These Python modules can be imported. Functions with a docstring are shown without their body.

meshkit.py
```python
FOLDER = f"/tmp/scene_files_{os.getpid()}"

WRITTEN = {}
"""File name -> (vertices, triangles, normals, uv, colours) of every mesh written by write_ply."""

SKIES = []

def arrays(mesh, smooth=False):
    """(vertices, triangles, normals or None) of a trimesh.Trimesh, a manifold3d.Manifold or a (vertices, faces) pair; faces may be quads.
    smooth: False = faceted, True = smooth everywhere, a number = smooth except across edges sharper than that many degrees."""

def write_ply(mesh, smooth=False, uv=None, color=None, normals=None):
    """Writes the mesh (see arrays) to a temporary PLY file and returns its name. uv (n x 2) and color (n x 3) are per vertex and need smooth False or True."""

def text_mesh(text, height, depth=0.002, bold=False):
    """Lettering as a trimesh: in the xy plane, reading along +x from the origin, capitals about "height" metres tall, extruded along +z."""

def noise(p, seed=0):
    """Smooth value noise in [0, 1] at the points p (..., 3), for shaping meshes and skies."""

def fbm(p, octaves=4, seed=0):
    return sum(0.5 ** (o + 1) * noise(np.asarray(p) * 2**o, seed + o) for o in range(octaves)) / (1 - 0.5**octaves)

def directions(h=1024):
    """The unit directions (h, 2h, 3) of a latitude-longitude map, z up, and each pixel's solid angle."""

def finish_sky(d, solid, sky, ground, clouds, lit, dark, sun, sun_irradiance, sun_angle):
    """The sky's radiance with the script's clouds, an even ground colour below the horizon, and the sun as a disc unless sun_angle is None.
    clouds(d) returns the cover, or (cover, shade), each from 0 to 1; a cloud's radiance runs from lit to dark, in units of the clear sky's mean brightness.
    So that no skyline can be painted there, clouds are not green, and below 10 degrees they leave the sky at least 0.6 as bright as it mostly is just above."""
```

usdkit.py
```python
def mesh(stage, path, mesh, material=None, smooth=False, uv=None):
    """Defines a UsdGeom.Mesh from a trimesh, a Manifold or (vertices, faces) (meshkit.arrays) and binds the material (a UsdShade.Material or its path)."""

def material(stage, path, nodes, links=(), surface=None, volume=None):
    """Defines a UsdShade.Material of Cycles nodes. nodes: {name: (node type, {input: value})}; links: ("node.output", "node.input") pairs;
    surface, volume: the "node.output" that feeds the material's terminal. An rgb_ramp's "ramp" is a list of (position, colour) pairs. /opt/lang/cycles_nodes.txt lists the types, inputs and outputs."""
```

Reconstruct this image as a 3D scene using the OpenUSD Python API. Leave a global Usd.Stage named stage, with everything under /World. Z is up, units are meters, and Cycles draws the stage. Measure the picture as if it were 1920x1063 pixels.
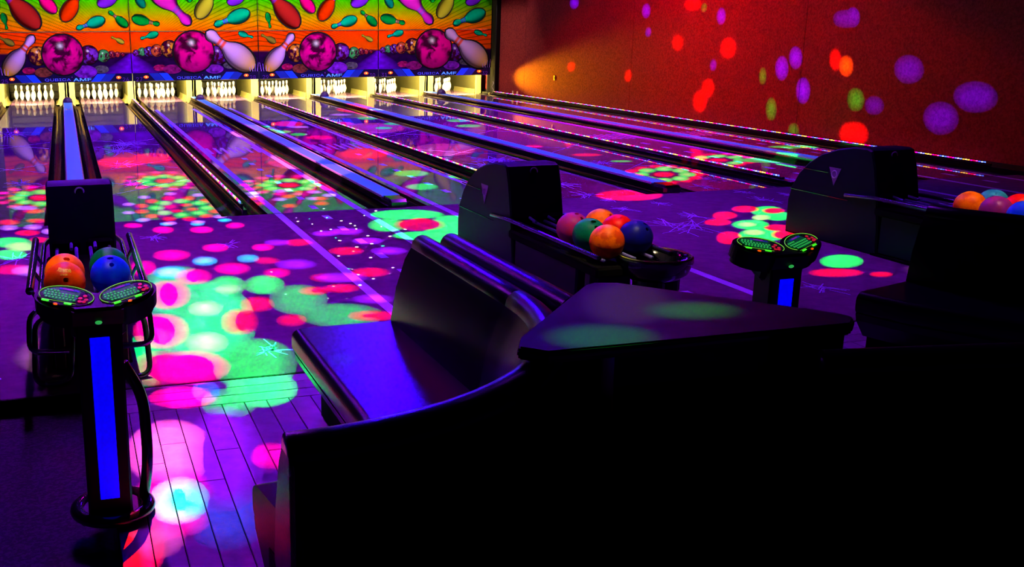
"""Bowling alley in its glow-in-the-dark lighting: eight lanes, lit pin decks, printed masking panels, ball returns, booths."""
import math, random
import numpy as np
import trimesh, manifold3d, shapely
from shapely.geometry import Polygon, Point, LineString, box as sbox
from shapely.ops import unary_union
import usdkit, meshkit
from pxr import Usd, UsdGeom, UsdLux, UsdShade, Gf, Sdf, Vt

stage = Usd.Stage.CreateInMemory()
UsdGeom.SetStageUpAxis(stage, UsdGeom.Tokens.z)
UsdGeom.SetStageMetersPerUnit(stage, 1.0)
world = UsdGeom.Xform.Define(stage, '/World')
stage.SetDefaultPrim(world.GetPrim())
UsdGeom.Scope.Define(stage, '/World/Looks')
rng = random.Random(7)
nrng = np.random.default_rng(11)
PI = math.pi

# ------------------------------------------------------------------ camera, exposure, lights
CAM = (-1.6644, -10.0666, 1.8301)
YAW, PITCH, ROLL, FPX = 0.26439, 0.24485, -0.00553, 1915.35
def camera():
    cy, sy, cp, sp = math.cos(YAW), math.sin(YAW), math.cos(PITCH), math.sin(PITCH)
    fwd = np.array([sy*cp, cy*cp, -sp]); right = np.array([cy, -sy, 0]); up = np.cross(right, fwd)
    c, s = math.cos(ROLL), math.sin(ROLL)
    r, u = c*right + s*up, -s*right + c*up
    cam = UsdGeom.Camera.Define(stage, '/World/camera')
    m = Gf.Matrix4d(*r, 0, *u, 0, *(-fwd), 0, *CAM, 1)
    cam.AddTransformOp().Set(m)
    cam.CreateHorizontalApertureAttr(36.0)
    cam.CreateVerticalApertureAttr(36.0*1063/1920)
    cam.CreateFocalLengthAttr(FPX/1920*36.0)
    cam.CreateHorizontalApertureOffsetAttr(309.03/1920*36.0)
    cam.CreateVerticalApertureOffsetAttr(-1.54/1920*36.0)
    cam.CreateFStopAttr(0.0)
    cam.CreateClippingRangeAttr(Gf.Vec2f(0.05, 200))
    cam.CreateExposureAttr(0.0)
camera()

def frame_to(pos, target):
    """Matrix of a light at pos whose -z looks at target."""
    z = np.array(pos, float) - np.array(target, float); z /= np.linalg.norm(z)
    x = np.cross([0, 1, 0] if abs(z[1]) < .9 else [1, 0, 0], z); x /= np.linalg.norm(x)
    y = np.cross(z, x)
    return Gf.Matrix4d(*x, 0, *y, 0, *z, 0, *map(float, pos), 1)
LIGHTS = UsdGeom.Scope.Define(stage, '/World/lights')
nl = [0]
CANS = []
def spot(pos, target, color, power, angle, radius=.04, soft=.15, can=None):
    nl[0] += 1
    if can: CANS.append((pos, target, can))
    l = UsdLux.SphereLight.Define(stage, f'/World/lights/spot_{nl[0]:03d}')
    l.AddTransformOp().Set(frame_to(pos, target))
    l.CreateRadiusAttr(radius); l.CreateNormalizeAttr(True)
    l.CreateColorAttr(Gf.Vec3f(*color)); l.CreateIntensityAttr(power)
    sh = UsdLux.ShapingAPI.Apply(l.GetPrim()); sh.CreateShapingConeAngleAttr(angle); sh.CreateShapingConeSoftnessAttr(soft)
    return l
def rect(pos, target, w, h, color, power):
    nl[0] += 1
    l = UsdLux.RectLight.Define(stage, f'/World/lights/tube_{nl[0]:03d}')
    l.AddTransformOp().Set(frame_to(pos, target))
    l.CreateWidthAttr(w); l.CreateHeightAttr(h); l.CreateNormalizeAttr(True)
    l.CreateColorAttr(Gf.Vec3f(*color)); l.CreateIntensityAttr(power)
    return l

W = 3.2415          # width of a pair of lanes
A = 0.7655          # centre of an odd lane from its seam
LW = 1.0603         # lane width
def lane_x(n):      # lanes 25..32 by the numbers on the signs
    k = (n - 27)//2
    return k*W + A if n % 2 else (k + 1)*W - A
HY, HB, HT = 16.709, 0.538, 0.738    # lane sign: plane, bottom, top

UV = (.15, .008, 1.0)
# black-light tubes in the ceiling over the lanes and over the approach (fixtures are built below)
TUBES = [(-1.6, 9.0, 4.6, 9.0), (2.6, 9.0, 4.6, 9.0), (6.1, 8.0, 4.6, 9.0), (-1.6, -2.2, 4.4, 3.0), (3.2, -1.0, 4.4, 3.0)]
TUBE_POWER = [215, 215, 260, 95, 75]
for (x, y, z, ln), p in zip(TUBES, TUBE_POWER):
    rect((x, y, z - .03), (x, y, 0), .12, ln, UV if ln > 5 else (.32, .015, 1.0), p)
# white tube added out of view to light the masking print
rect((2.5, 14.9, 3.35), (2.5, 16.7, 1.35), 11.8, .12, (1.0, .86, .80), 88)
# pin-deck lamps, one behind each lane sign
for n in range(25, 33):
    rect((lane_x(n), HY + .16, .70), (lane_x(n), HY + 1.9, .12), 1.1, .10, (1.0, .80, .30), 90)
# added warm spot standing in for pin-deck glow along the right wall
spot((9.55, 17.2, .44), (9.95, 11.0, .72), (1.0, .40, .0), 1500, 13, .03, 1.0)
# red wall washer; the two end ones are added to even out the red
spot((6.95, 7.28, 2.82), (6.95 + math.sin(.6), 7.28, 2.82 - math.cos(.6)), (1, .0, .0), 170, 70.1, .03, .12, can='red wall washer over the middle of the red wall')
spot((7.2, 12.0, 2.75), (9.95, 12.3, 1.0), (1, .0, .0), 12, 34, .03, .9, can='added red wall washer near the far end of the red wall')
spot((7.2, 3.4, 2.75), (9.95, 3.2, .9), (1, .0, .02), 14, 34, .03, .9, can='added red wall washer near the front of the red wall')
# magenta wash over the left approach and the middle lanes, violet-blue spot on the seats
spot((-.6, -.5, 4.2), (-.3, -2.9, 0), (1, .0, .40), 75, 36, .05, .8, can='magenta spotlight over the left approach')
spot((2.0, 6.0, 4.3), (2.2, 6.5, 0), (1, .0, .20), 50, 36, .05, .9, can='magenta spotlight over the middle lanes')
spot((2.4, 2.6, 3.9), (.2, -6.2, .6), (.03, .0, 1), 430, 20, .25, .8, can='blue spotlight aimed at the seats')
# white spots added to light the balls on the racks
for x, w in ((-1.62, 'left'), (1.62, 'middle'), (4.80, 'right')):
    spot((x - .35, -5.5, 4.4), (x, -4.30, .5), (1, .74, .45), 210, 6.2, .02, .35, can=f'added white spotlight over the {w} ball rack')

# ------------------------------------------------------------------ where the coloured light falls (surface, centre, half axes, colour, level)
SPOTS = [
    ('F', -0.883, -3.635, 0.275, -0.08, -0.127, -0.956, 'T', 0.8),
    ('F', -1.32, -4.396, 0.1, -0.029, -0.035, -0.457, 'T', 0.8),
    ('F', -0.994, -2.878, 0.222, -0.065, -0.082, -0.784, 'T', 0.5),
    ('F', -1.262, -4.589, 0.114, -0.033, -0.025, -0.279, 'M', 0.35),
    ('F', -0.738, -4.644, 0.191, -0.055, -0.078, -0.432, 'G', 0.5),
    ('F', -0.775, -5.072, 0.14, -0.04, -0.045, -0.242, 'G', 0.9),
    ('F', -0.195, -3.345, 0.157, -0.046, -0.082, -0.367, 'G', 0.35),
    ('F', -0.974, -5.234, 0.093, -0.027, -0.028, -0.18, 'G', 0.3),
    ('F', -0.015, -3.823, 0.235, -0.069, -0.066, -0.248, 'G', 0.3),
    ('F', -0.902, -1.664, 0.111, -0.033, -0.019, -0.187, 'M', 0.9),
    ('F', -0.512, -1.493, 0.088, -0.026, -0.022, -0.153, 'M', 0.9),
    ('F', -0.117, -1.589, 0.075, -0.022, -0.024, -0.13, 'M', 0.9),
    ('F', -1.168, -2.072, 0.057, -0.017, -0.018, -0.245, 'M', 0.9),
    ('F', -0.492, -2.292, 0.097, -0.029, -0.026, -0.164, 'M', 0.9),
    ('F', -0.822, -2.471, 0.094, -0.028, -0.027, -0.225, 'M', 0.9),
    ('F', -0.182, -2.534, 0.063, -0.019, -0.025, -0.122, 'M', 0.9),
    ('F', -1.054, -2.954, 0.109, -0.032, -0.037, -0.38, 'M', 0.9),
    ('F', -1.188, -3.849, 0.129, -0.037, -0.032, -0.354, 'M', 0.9),
    ('F', -1.1, -4.617, 0.177, -0.051, -0.031, -0.26, 'M', 0.9),
    ('F', -1.191, -5.092, 0.131, -0.038, -0.014, -0.125, 'M', 0.9),
    ('F', -1.128, -0.241, 0.069, -0.021, -0.007, -0.111, 'M', 0.9),
    ('F', -0.868, -0.541, 0.077, -0.023, -0.015, -0.158, 'M', 0.9),
    ('F', -0.522, -0.646, 0.086, -0.026, -0.02, -0.156, 'M', 0.9),
    ('F', -0.186, -0.526, 0.068, -0.021, -0.022, -0.135, 'M', 0.9),
    ('F', -0.98, -2.279, 0.084, -0.025, -0.018, -0.18, 'C', 0.9),
    ('F', -0.666, -1.964, 0.058, -0.017, -0.018, -0.137, 'C', 0.9),
    ('F', -0.312, -1.967, 0.046, -0.014, -0.021, -0.119, 'C', 0.9),
    ('F', -0.805, -0.253, 0.049, -0.015, -0.008, -0.084, 'C', 0.9),
    ('F', -0.523, -0.338, 0.044, -0.013, -0.01, -0.083, 'C', 0.9),
    ('F', -0.242, -0.219, 0.045, -0.014, -0.013, -0.086, 'C', 0.9),
    ('F', -1.023, 0.019, 0.045, -0.014, -0.006, -0.088, 'C', 0.9),
    ('F', -0.984, -2.278, 0.048, -0.014, -0.011, -0.108, 'Y', 1),
    ('F', -0.668, -1.944, 0.025, -0.007, -0.008, -0.059, 'Y', 1),
    ('F', -0.616, -2.826, 0.09, -0.027, -0.042, -0.271, 'G', 0.9),
    ('F', -0.347, -2.872, 0.102, -0.03, -0.048, -0.254, 'G', 0.9),
    ('F', -0.629, -2.937, 0.044, -0.013, -0.017, -0.108, 'Y', 1),
    ('F', -0.854, -3.413, 0.069, -0.02, -0.021, -0.162, 'Y', 1),
    ('F', -0.947, -4.186, 0.083, -0.024, -0.024, -0.182, 'Y', 1),
    ('F', -0.68, -3.786, 0.073, -0.021, -0.045, -0.269, 'R', 0.75),
    ('F', -0.496, -3.404, 0.07, -0.021, -0.03, -0.165, 'R', 0.75),
    ('F', -0.352, -3.856, 0.053, -0.015, -0.024, -0.109, 'R', 0.75),
    ('F', -0.036, -3.16, 0.066, -0.019, -0.021, -0.089, 'R', 0.75),
    ('F', 0.167, -3.139, 0.089, -0.026, -0.024, -0.09, 'R', 0.75),
    ('F', 0.221, -1.48, 0.09, -0.027, -0.03, -0.134, 'R', 0.75),
    ('F', -0.18, -2.089, 0.058, -0.017, -0.019, -0.097, 'R', 0.75),
    ('F', 0.179, -3.906, 0.114, -0.033, -0.026, -0.085, 'R', 0.75),
    ('F', 0.538, -1.92, 0.104, -0.031, -0.033, -0.123, 'R', 0.75),
    ('F', 0.512, -2.721, 0.102, -0.03, -0.035, -0.119, 'R', 0.75),
    ('F', 0.135, -2.79, 0.077, -0.023, -0.025, -0.099, 'R', 0.75),
    ('F', 0.019, -2.289, 0.123, -0.036, -0.033, -0.148, 'V', 0.6),
    ('F', 0.251, -2.825, 0.154, -0.046, -0.031, -0.115, 'V', 0.6),
    ('F', 0.883, -2.023, 0.112, -0.033, -0.038, -0.121, 'V', 0.6),
    ('F', 0.303, -3.491, 0.1, -0.029, -0.025, -0.083, 'V', 0.6),
    ('F', 0.042, -1.426, 0.09, -0.027, -0.023, -0.113, 'V', 0.6),
    ('F', 0.544, -1.153, 0.103, -0.031, -0.03, -0.121, 'V', 0.6),
    ('F', 0.758, -1.112, 0.132, -0.04, -0.04, -0.147, 'V', 0.6),
    ('F', 0.823, -1.588, 0.117, -0.035, -0.039, -0.134, 'V', 0.6),
    ('F', -1.065, -5.03, 0.027, -0.008, -0.014, -0.105, 'B', 0.9),
    ('F', -1.324, -5.76, 0.147, -0.042, -0.033, -0.337, 'P', 0.7),
    ('F', -1.35, -6.275, 0.135, -0.038, -0.028, -0.268, 'M', 0.45),
    ('F', -1.337, -6.269, 0.074, -0.021, -0.018, -0.163, 'C', 0.8),
    ('F', -1.344, -6.316, 0.049, -0.014, -0.01, -0.094, 'T', 0.9),
    ('F', -1.468, -6.56, 0.076, -0.022, -0.01, -0.124, 'P', 0.3),
    ('F', -1.541, -6.642, 0.063, -0.018, -0.011, -0.174, 'R', 0.7),
    ('F', -0.902, -5.941, 0.036, -0.01, -0.02, -0.102, 'M', 0.9),
    ('F', -1.17, -6.422, 0.12, -0.034, -0.041, -0.271, 'B', 0.1),
    ('F', -1.095, -5.856, 0.137, -0.039, -0.08, -0.532, 'V', 0.16),
    ('F', -0.111, 2.524, 0.061, -0.019, -0.013, -0.101, 'M', 0.8),
    ('F', -0.194, 2.226, 0.059, -0.018, -0.012, -0.096, 'M', 0.8),
    ('F', -0.343, 2.023, 0.058, -0.018, -0.011, -0.093, 'M', 0.8),
    ('F', -0.527, 1.946, 0.058, -0.018, -0.009, -0.091, 'M', 0.8),
    ('F', -0.715, 2.005, 0.058, -0.018, -0.008, -0.092, 'M', 0.8),
    ('F', -0.876, 2.189, 0.059, -0.018, -0.007, -0.094, 'M', 0.8),
    ('F', -0.979, 2.47, 0.06, -0.019, -0.006, -0.098, 'M', 0.8),
    ('F', -1.004, 2.803, 0.061, -0.019, -0.006, -0.103, 'M', 0.8),
    ('F', -0.938, 3.123, 0.063, -0.02, -0.007, -0.108, 'M', 0.8),
    ('F', -0.791, 3.363, 0.064, -0.02, -0.008, -0.112, 'M', 0.8),
    ('F', -0.59, 3.464, 0.065, -0.02, -0.01, -0.114, 'M', 0.8),
    ('F', -0.379, 3.398, 0.065, -0.02, -0.012, -0.114, 'M', 0.8),
    ('F', -0.209, 3.181, 0.064, -0.02, -0.013, -0.111, 'M', 0.8),
    ('F', -0.114, 2.865, 0.062, -0.02, -0.013, -0.106, 'M', 0.8),
    ('F', -0.243, 2.453, 0.046, -0.014, -0.01, -0.084, 'R', 0.55),
    ('F', -0.347, 2.229, 0.046, -0.014, -0.009, -0.081, 'R', 0.55),
    ('F', -0.502, 2.124, 0.045, -0.014, -0.008, -0.079, 'R', 0.55),
    ('F', -0.669, 2.159, 0.045, -0.014, -0.007, -0.08, 'R', 0.55),
    ('F', -0.809, 2.326, 0.046, -0.014, -0.006, -0.081, 'R', 0.55),
    ('F', -0.885, 2.586, 0.046, -0.014, -0.006, -0.085, 'R', 0.55),
    ('F', -0.876, 2.878, 0.047, -0.015, -0.006, -0.088, 'R', 0.55),
    ('F', -0.778, 3.123, 0.048, -0.015, -0.007, -0.092, 'R', 0.55),
    ('F', -0.616, 3.247, 0.049, -0.015, -0.008, -0.094, 'R', 0.55),
    ('F', -0.434, 3.21, 0.049, -0.015, -0.009, -0.094, 'R', 0.55),
    ('F', -0.288, 3.022, 0.048, -0.015, -0.01, -0.091, 'R', 0.55),
    ('F', -0.22, 2.742, 0.048, -0.015, -0.01, -0.088, 'R', 0.55),
    ('F', -0.322, 2.59, 0.084, -0.026, -0.018, -0.164, 'G', 0.85),
    ('F', -0.42, 2.341, 0.083, -0.026, -0.017, -0.157, 'G', 0.85),
    ('F', -0.592, 2.283, 0.082, -0.026, -0.015, -0.155, 'G', 0.85),
    ('F', -0.745, 2.442, 0.083, -0.026, -0.013, -0.159, 'G', 0.85),
    ('F', -0.792, 2.736, 0.085, -0.026, -0.013, -0.166, 'G', 0.85),
    ('F', -0.7, 2.999, 0.086, -0.027, -0.014, -0.172, 'G', 0.85),
    ('F', -0.519, 3.067, 0.087, -0.027, -0.016, -0.175, 'G', 0.85),
    ('F', -0.36, 2.893, 0.086, -0.027, -0.018, -0.171, 'G', 0.85),
    ('F', -0.322, 2.59, 0.038, -0.012, -0.009, -0.078, 'L', 0.9),
    ('F', -0.42, 2.341, 0.037, -0.011, -0.008, -0.075, 'L', 0.9),
    ('F', -0.592, 2.283, 0.037, -0.011, -0.007, -0.074, 'L', 0.9),
    ('F', -0.745, 2.442, 0.037, -0.011, -0.006, -0.075, 'L', 0.9),
    ('F', -0.792, 2.736, 0.038, -0.012, -0.006, -0.079, 'L', 0.9),
    ('F', -0.7, 2.999, 0.038, -0.012, -0.007, -0.082, 'L', 0.9),
    ('F', -0.519, 3.067, 0.039, -0.012, -0.008, -0.083, 'L', 0.9),
    ('F', -0.36, 2.893, 0.038, -0.012, -0.009, -0.081, 'L', 0.9),
    ('F', -0.557, 2.663, 0.099, -0.031, -0.015, -0.165, 'R', 0.8),
    ('F', 1.348, 1.702, 0.068, -0.021, -0.025, -0.097, 'M', 0.8),
    ('F', 1.223, 1.418, 0.067, -0.021, -0.023, -0.092, 'M', 0.8),
    ('F', 1.032, 1.229, 0.065, -0.02, -0.021, -0.089, 'M', 0.8),
    ('F', 0.813, 1.163, 0.065, -0.02, -0.02, -0.088, 'M', 0.8),
    ('F', 0.602, 1.229, 0.065, -0.02, -0.018, -0.088, 'M', 0.8),
    ('F', 0.435, 1.414, 0.066, -0.02, -0.017, -0.091, 'M', 0.8),
    ('F', 0.344, 1.69, 0.067, -0.021, -0.017, -0.094, 'M', 0.8),
    ('F', 0.348, 2.013, 0.069, -0.021, -0.017, -0.099, 'M', 0.8),
    ('F', 0.454, 2.32, 0.07, -0.022, -0.018, -0.105, 'M', 0.8),
    ('F', 0.647, 2.546, 0.072, -0.022, -0.02, -0.109, 'M', 0.8),
    ('F', 0.889, 2.635, 0.073, -0.023, -0.023, -0.111, 'M', 0.8),
    ('F', 1.125, 2.561, 0.072, -0.023, -0.025, -0.11, 'M', 0.8),
    ('F', 1.3, 2.342, 0.072, -0.022, -0.026, -0.107, 'M', 0.8),
    ('F', 1.378, 2.032, 0.07, -0.022, -0.026, -0.102, 'M', 0.8),
    ('F', 1.189, 1.639, 0.052, -0.016, -0.02, -0.081, 'R', 0.55),
    ('F', 1.047, 1.428, 0.051, -0.016, -0.019, -0.078, 'R', 0.55),
    ('F', 0.859, 1.334, 0.051, -0.016, -0.017, -0.076, 'R', 0.55),
    ('F', 0.67, 1.376, 0.051, -0.016, -0.016, -0.077, 'R', 0.55),
    ('F', 0.526, 1.543, 0.051, -0.016, -0.015, -0.078, 'R', 0.55),
    ('F', 0.463, 1.798, 0.052, -0.016, -0.015, -0.082, 'R', 0.55),
    ('F', 0.502, 2.08, 0.053, -0.017, -0.016, -0.085, 'R', 0.55),
    ('F', 0.638, 2.312, 0.054, -0.017, -0.017, -0.089, 'R', 0.55),
    ('F', 0.838, 2.425, 0.055, -0.017, -0.018, -0.091, 'R', 0.55),
    ('F', 1.043, 2.381, 0.055, -0.017, -0.02, -0.09, 'R', 0.55),
    ('F', 1.193, 2.192, 0.054, -0.017, -0.021, -0.088, 'R', 0.55),
    ('F', 1.244, 1.918, 0.053, -0.017, -0.021, -0.084, 'R', 0.55),
    ('F', 1.112, 1.775, 0.095, -0.029, -0.037, -0.157, 'G', 0.85),
    ('F', 0.975, 1.54, 0.093, -0.029, -0.035, -0.151, 'G', 0.85),
    ('F', 0.77, 1.491, 0.092, -0.028, -0.032, -0.149, 'G', 0.85),
    ('F', 0.61, 1.653, 0.093, -0.029, -0.03, -0.153, 'G', 0.85),
    ('F', 0.585, 1.939, 0.095, -0.03, -0.031, -0.16, 'G', 0.85),
    ('F', 0.717, 2.189, 0.097, -0.03, -0.033, -0.166, 'G', 0.85),
    ('F', 0.932, 2.246, 0.098, -0.03, -0.036, -0.169, 'G', 0.85),
    ('F', 1.097, 2.071, 0.097, -0.03, -0.038, -0.165, 'G', 0.85),
    ('F', 1.112, 1.775, 0.042, -0.013, -0.018, -0.075, 'L', 0.9),
    ('F', 0.975, 1.54, 0.041, -0.013, -0.017, -0.072, 'L', 0.9),
    ('F', 0.77, 1.491, 0.041, -0.013, -0.015, -0.071, 'L', 0.9),
    ('F', 0.61, 1.653, 0.041, -0.013, -0.014, -0.073, 'L', 0.9),
    ('F', 0.585, 1.939, 0.042, -0.013, -0.015, -0.076, 'L', 0.9),
    ('F', 0.717, 2.189, 0.043, -0.013, -0.016, -0.079, 'L', 0.9),
    ('F', 0.932, 2.246, 0.043, -0.014, -0.017, -0.08, 'L', 0.9),
    ('F', 1.097, 2.071, 0.043, -0.013, -0.018, -0.078, 'L', 0.9),
    ('F', 0.849, 1.857, 0.111, -0.034, -0.034, -0.158, 'R', 0.8),
    ('F', -1.559, 1.607, 0.063, -0.019, -0.002, -0.109, 'M', 0.8),
    ('F', -1.609, 1.283, 0.061, -0.019, -0.002, -0.103, 'M', 0.8),
    ('F', -1.734, 1.063, 0.06, -0.018, -0.001, -0.099, 'M', 0.8),
    ('F', -1.908, 0.977, 0.059, -0.018, 0.001, -0.097, 'M', 0.8),
    ('F', -2.1, 1.036, 0.059, -0.018, 0.003, -0.098, 'M', 0.8),
    ('F', -2.279, 1.23, 0.06, -0.018, 0.004, -0.101, 'M', 0.8),
    ('F', -2.414, 1.53, 0.061, -0.019, 0.005, -0.106, 'M', 0.8),
    ('F', -2.478, 1.89, 0.063, -0.019, 0.006, -0.112, 'M', 0.8),
    ('F', -2.451, 2.241, 0.065, -0.02, 0.006, -0.119, 'M', 0.8),
    ('F', -2.332, 2.509, 0.066, -0.021, 0.005, -0.124, 'M', 0.8),
    ('F', -2.142, 2.625, 0.067, -0.021, 0.003, -0.127, 'M', 0.8),
    ('F', -1.924, 2.557, 0.067, -0.021, 0.001, -0.126, 'M', 0.8),
    ('F', -1.728, 2.322, 0.066, -0.021, -0.001, -0.122, 'M', 0.8),
    ('F', -1.598, 1.978, 0.065, -0.02, -0.002, -0.116, 'M', 0.8),
    ('F', -1.682, 1.527, 0.048, -0.015, -0.001, -0.091, 'R', 0.55),
    ('F', -1.761, 1.284, 0.047, -0.014, -0.0, -0.087, 'R', 0.55),
    ('F', -1.903, 1.168, 0.046, -0.014, 0.001, -0.085, 'R', 0.55),
    ('F', -2.072, 1.203, 0.046, -0.014, 0.002, -0.085, 'R', 0.55),
    ('F', -2.229, 1.378, 0.047, -0.014, 0.003, -0.088, 'R', 0.55),
    ('F', -2.335, 1.657, 0.048, -0.015, 0.004, -0.092, 'R', 0.55),
    ('F', -2.36, 1.974, 0.049, -0.015, 0.004, -0.096, 'R', 0.55),
    ('F', -2.291, 2.244, 0.05, -0.015, 0.004, -0.101, 'R', 0.55),
    ('F', -2.143, 2.385, 0.051, -0.016, 0.003, -0.103, 'R', 0.55),
    ('F', -1.957, 2.349, 0.051, -0.016, 0.001, -0.103, 'R', 0.55),
    ('F', -1.79, 2.146, 0.05, -0.016, -0.0, -0.1, 'R', 0.55),
    ('F', -1.691, 1.842, 0.049, -0.015, -0.001, -0.096, 'R', 0.55),
    ('F', -1.776, 1.674, 0.087, -0.027, -0.0, -0.178, 'G', 0.85),
    ('F', -1.845, 1.403, 0.085, -0.026, 0.001, -0.17, 'G', 0.85),
    ('F', -2.01, 1.336, 0.084, -0.026, 0.003, -0.167, 'G', 0.85),
    ('F', -2.179, 1.505, 0.085, -0.026, 0.005, -0.171, 'G', 0.85),
    ('F', -2.26, 1.823, 0.087, -0.027, 0.007, -0.18, 'G', 0.85),
    ('F', -2.199, 2.111, 0.089, -0.028, 0.006, -0.189, 'G', 0.85),
    ('F', -2.026, 2.189, 0.09, -0.028, 0.004, -0.192, 'G', 0.85),
    ('F', -1.848, 2.003, 0.089, -0.028, 0.001, -0.187, 'G', 0.85),
    ('F', -1.776, 1.674, 0.039, -0.012, -0.0, -0.085, 'L', 0.9),
    ('F', -1.845, 1.403, 0.038, -0.012, 0.0, -0.081, 'L', 0.9),
    ('F', -2.01, 1.336, 0.037, -0.011, 0.001, -0.08, 'L', 0.9),
    ('F', -2.179, 1.505, 0.038, -0.012, 0.003, -0.082, 'L', 0.9),
    ('F', -2.26, 1.823, 0.039, -0.012, 0.003, -0.086, 'L', 0.9),
    ('F', -2.199, 2.111, 0.04, -0.012, 0.003, -0.09, 'L', 0.9),
    ('F', -2.026, 2.189, 0.04, -0.012, 0.002, -0.091, 'L', 0.9),
    ('F', -1.848, 2.003, 0.04, -0.012, 0.0, -0.089, 'L', 0.9),
    ('F', -2.017, 1.748, 0.102, -0.031, 0.003, -0.179, 'R', 0.8),
    ('F', -0.109, 0.441, 0.048, -0.015, -0.015, -0.097, 'W', 0.9),
    ('F', -0.258, -0.005, 0.046, -0.014, -0.013, -0.089, 'W', 0.9),
    ('F', -0.504, -0.242, 0.045, -0.014, -0.011, -0.085, 'W', 0.9),
    ('F', -0.774, -0.225, 0.045, -0.014, -0.008, -0.084, 'W', 0.9),
    ('F', -1.002, 0.037, 0.046, -0.014, -0.007, -0.088, 'W', 0.9),
    ('F', -1.124, 0.489, 0.047, -0.014, -0.006, -0.096, 'W', 0.9),
    ('F', -1.092, 1.015, 0.05, -0.015, -0.006, -0.105, 'W', 0.9),
    ('F', -0.896, 1.448, 0.052, -0.016, -0.009, -0.113, 'W', 0.9),
    ('F', -0.592, 1.613, 0.053, -0.016, -0.012, -0.117, 'W', 0.9),
    ('F', -0.293, 1.431, 0.052, -0.016, -0.014, -0.115, 'W', 0.9),
    ('F', -0.114, 0.979, 0.05, -0.015, -0.016, -0.107, 'W', 0.9),
    ('F', -0.251, 0.319, 0.053, -0.016, -0.018, -0.126, 'R', 0.8),
    ('F', -0.384, 0.07, 0.051, -0.016, -0.016, -0.12, 'R', 0.8),
    ('F', -0.568, -0.037, 0.051, -0.015, -0.014, -0.117, 'R', 0.8),
    ('F', -0.757, 0.017, 0.051, -0.015, -0.012, -0.118, 'R', 0.8),
    ('F', -0.91, 0.219, 0.052, -0.016, -0.01, -0.122, 'R', 0.8),
    ('F', -0.988, 0.528, 0.053, -0.016, -0.009, -0.129, 'R', 0.8),
    ('F', -0.965, 0.873, 0.055, -0.017, -0.01, -0.137, 'R', 0.8),
    ('F', -0.839, 1.159, 0.056, -0.017, -0.012, -0.144, 'R', 0.8),
    ('F', -0.641, 1.296, 0.057, -0.018, -0.014, -0.148, 'R', 0.8),
    ('F', -0.428, 1.235, 0.057, -0.018, -0.017, -0.147, 'R', 0.8),
    ('F', -0.268, 0.995, 0.056, -0.017, -0.019, -0.142, 'R', 0.8),
    ('F', -0.205, 0.656, 0.054, -0.017, -0.019, -0.134, 'R', 0.8),
    ('F', -0.319, 0.539, 0.07, -0.021, -0.02, -0.147, 'G', 0.85),
    ('F', -0.43, 0.267, 0.068, -0.021, -0.018, -0.14, 'G', 0.85),
    ('F', -0.617, 0.203, 0.067, -0.021, -0.015, -0.138, 'G', 0.85),
    ('F', -0.778, 0.374, 0.068, -0.021, -0.013, -0.142, 'G', 0.85),
    ('F', -0.825, 0.693, 0.07, -0.021, -0.013, -0.15, 'G', 0.85),
    ('F', -0.721, 0.984, 0.072, -0.022, -0.015, -0.158, 'G', 0.85),
    ('F', -0.523, 1.062, 0.073, -0.022, -0.018, -0.161, 'G', 0.85),
    ('F', -0.354, 0.872, 0.072, -0.022, -0.02, -0.156, 'G', 0.85),
    ('F', -0.319, 0.539, 0.032, -0.01, -0.009, -0.066, 'L', 0.9),
    ('F', -0.43, 0.267, 0.031, -0.01, -0.008, -0.062, 'L', 0.9),
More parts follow.
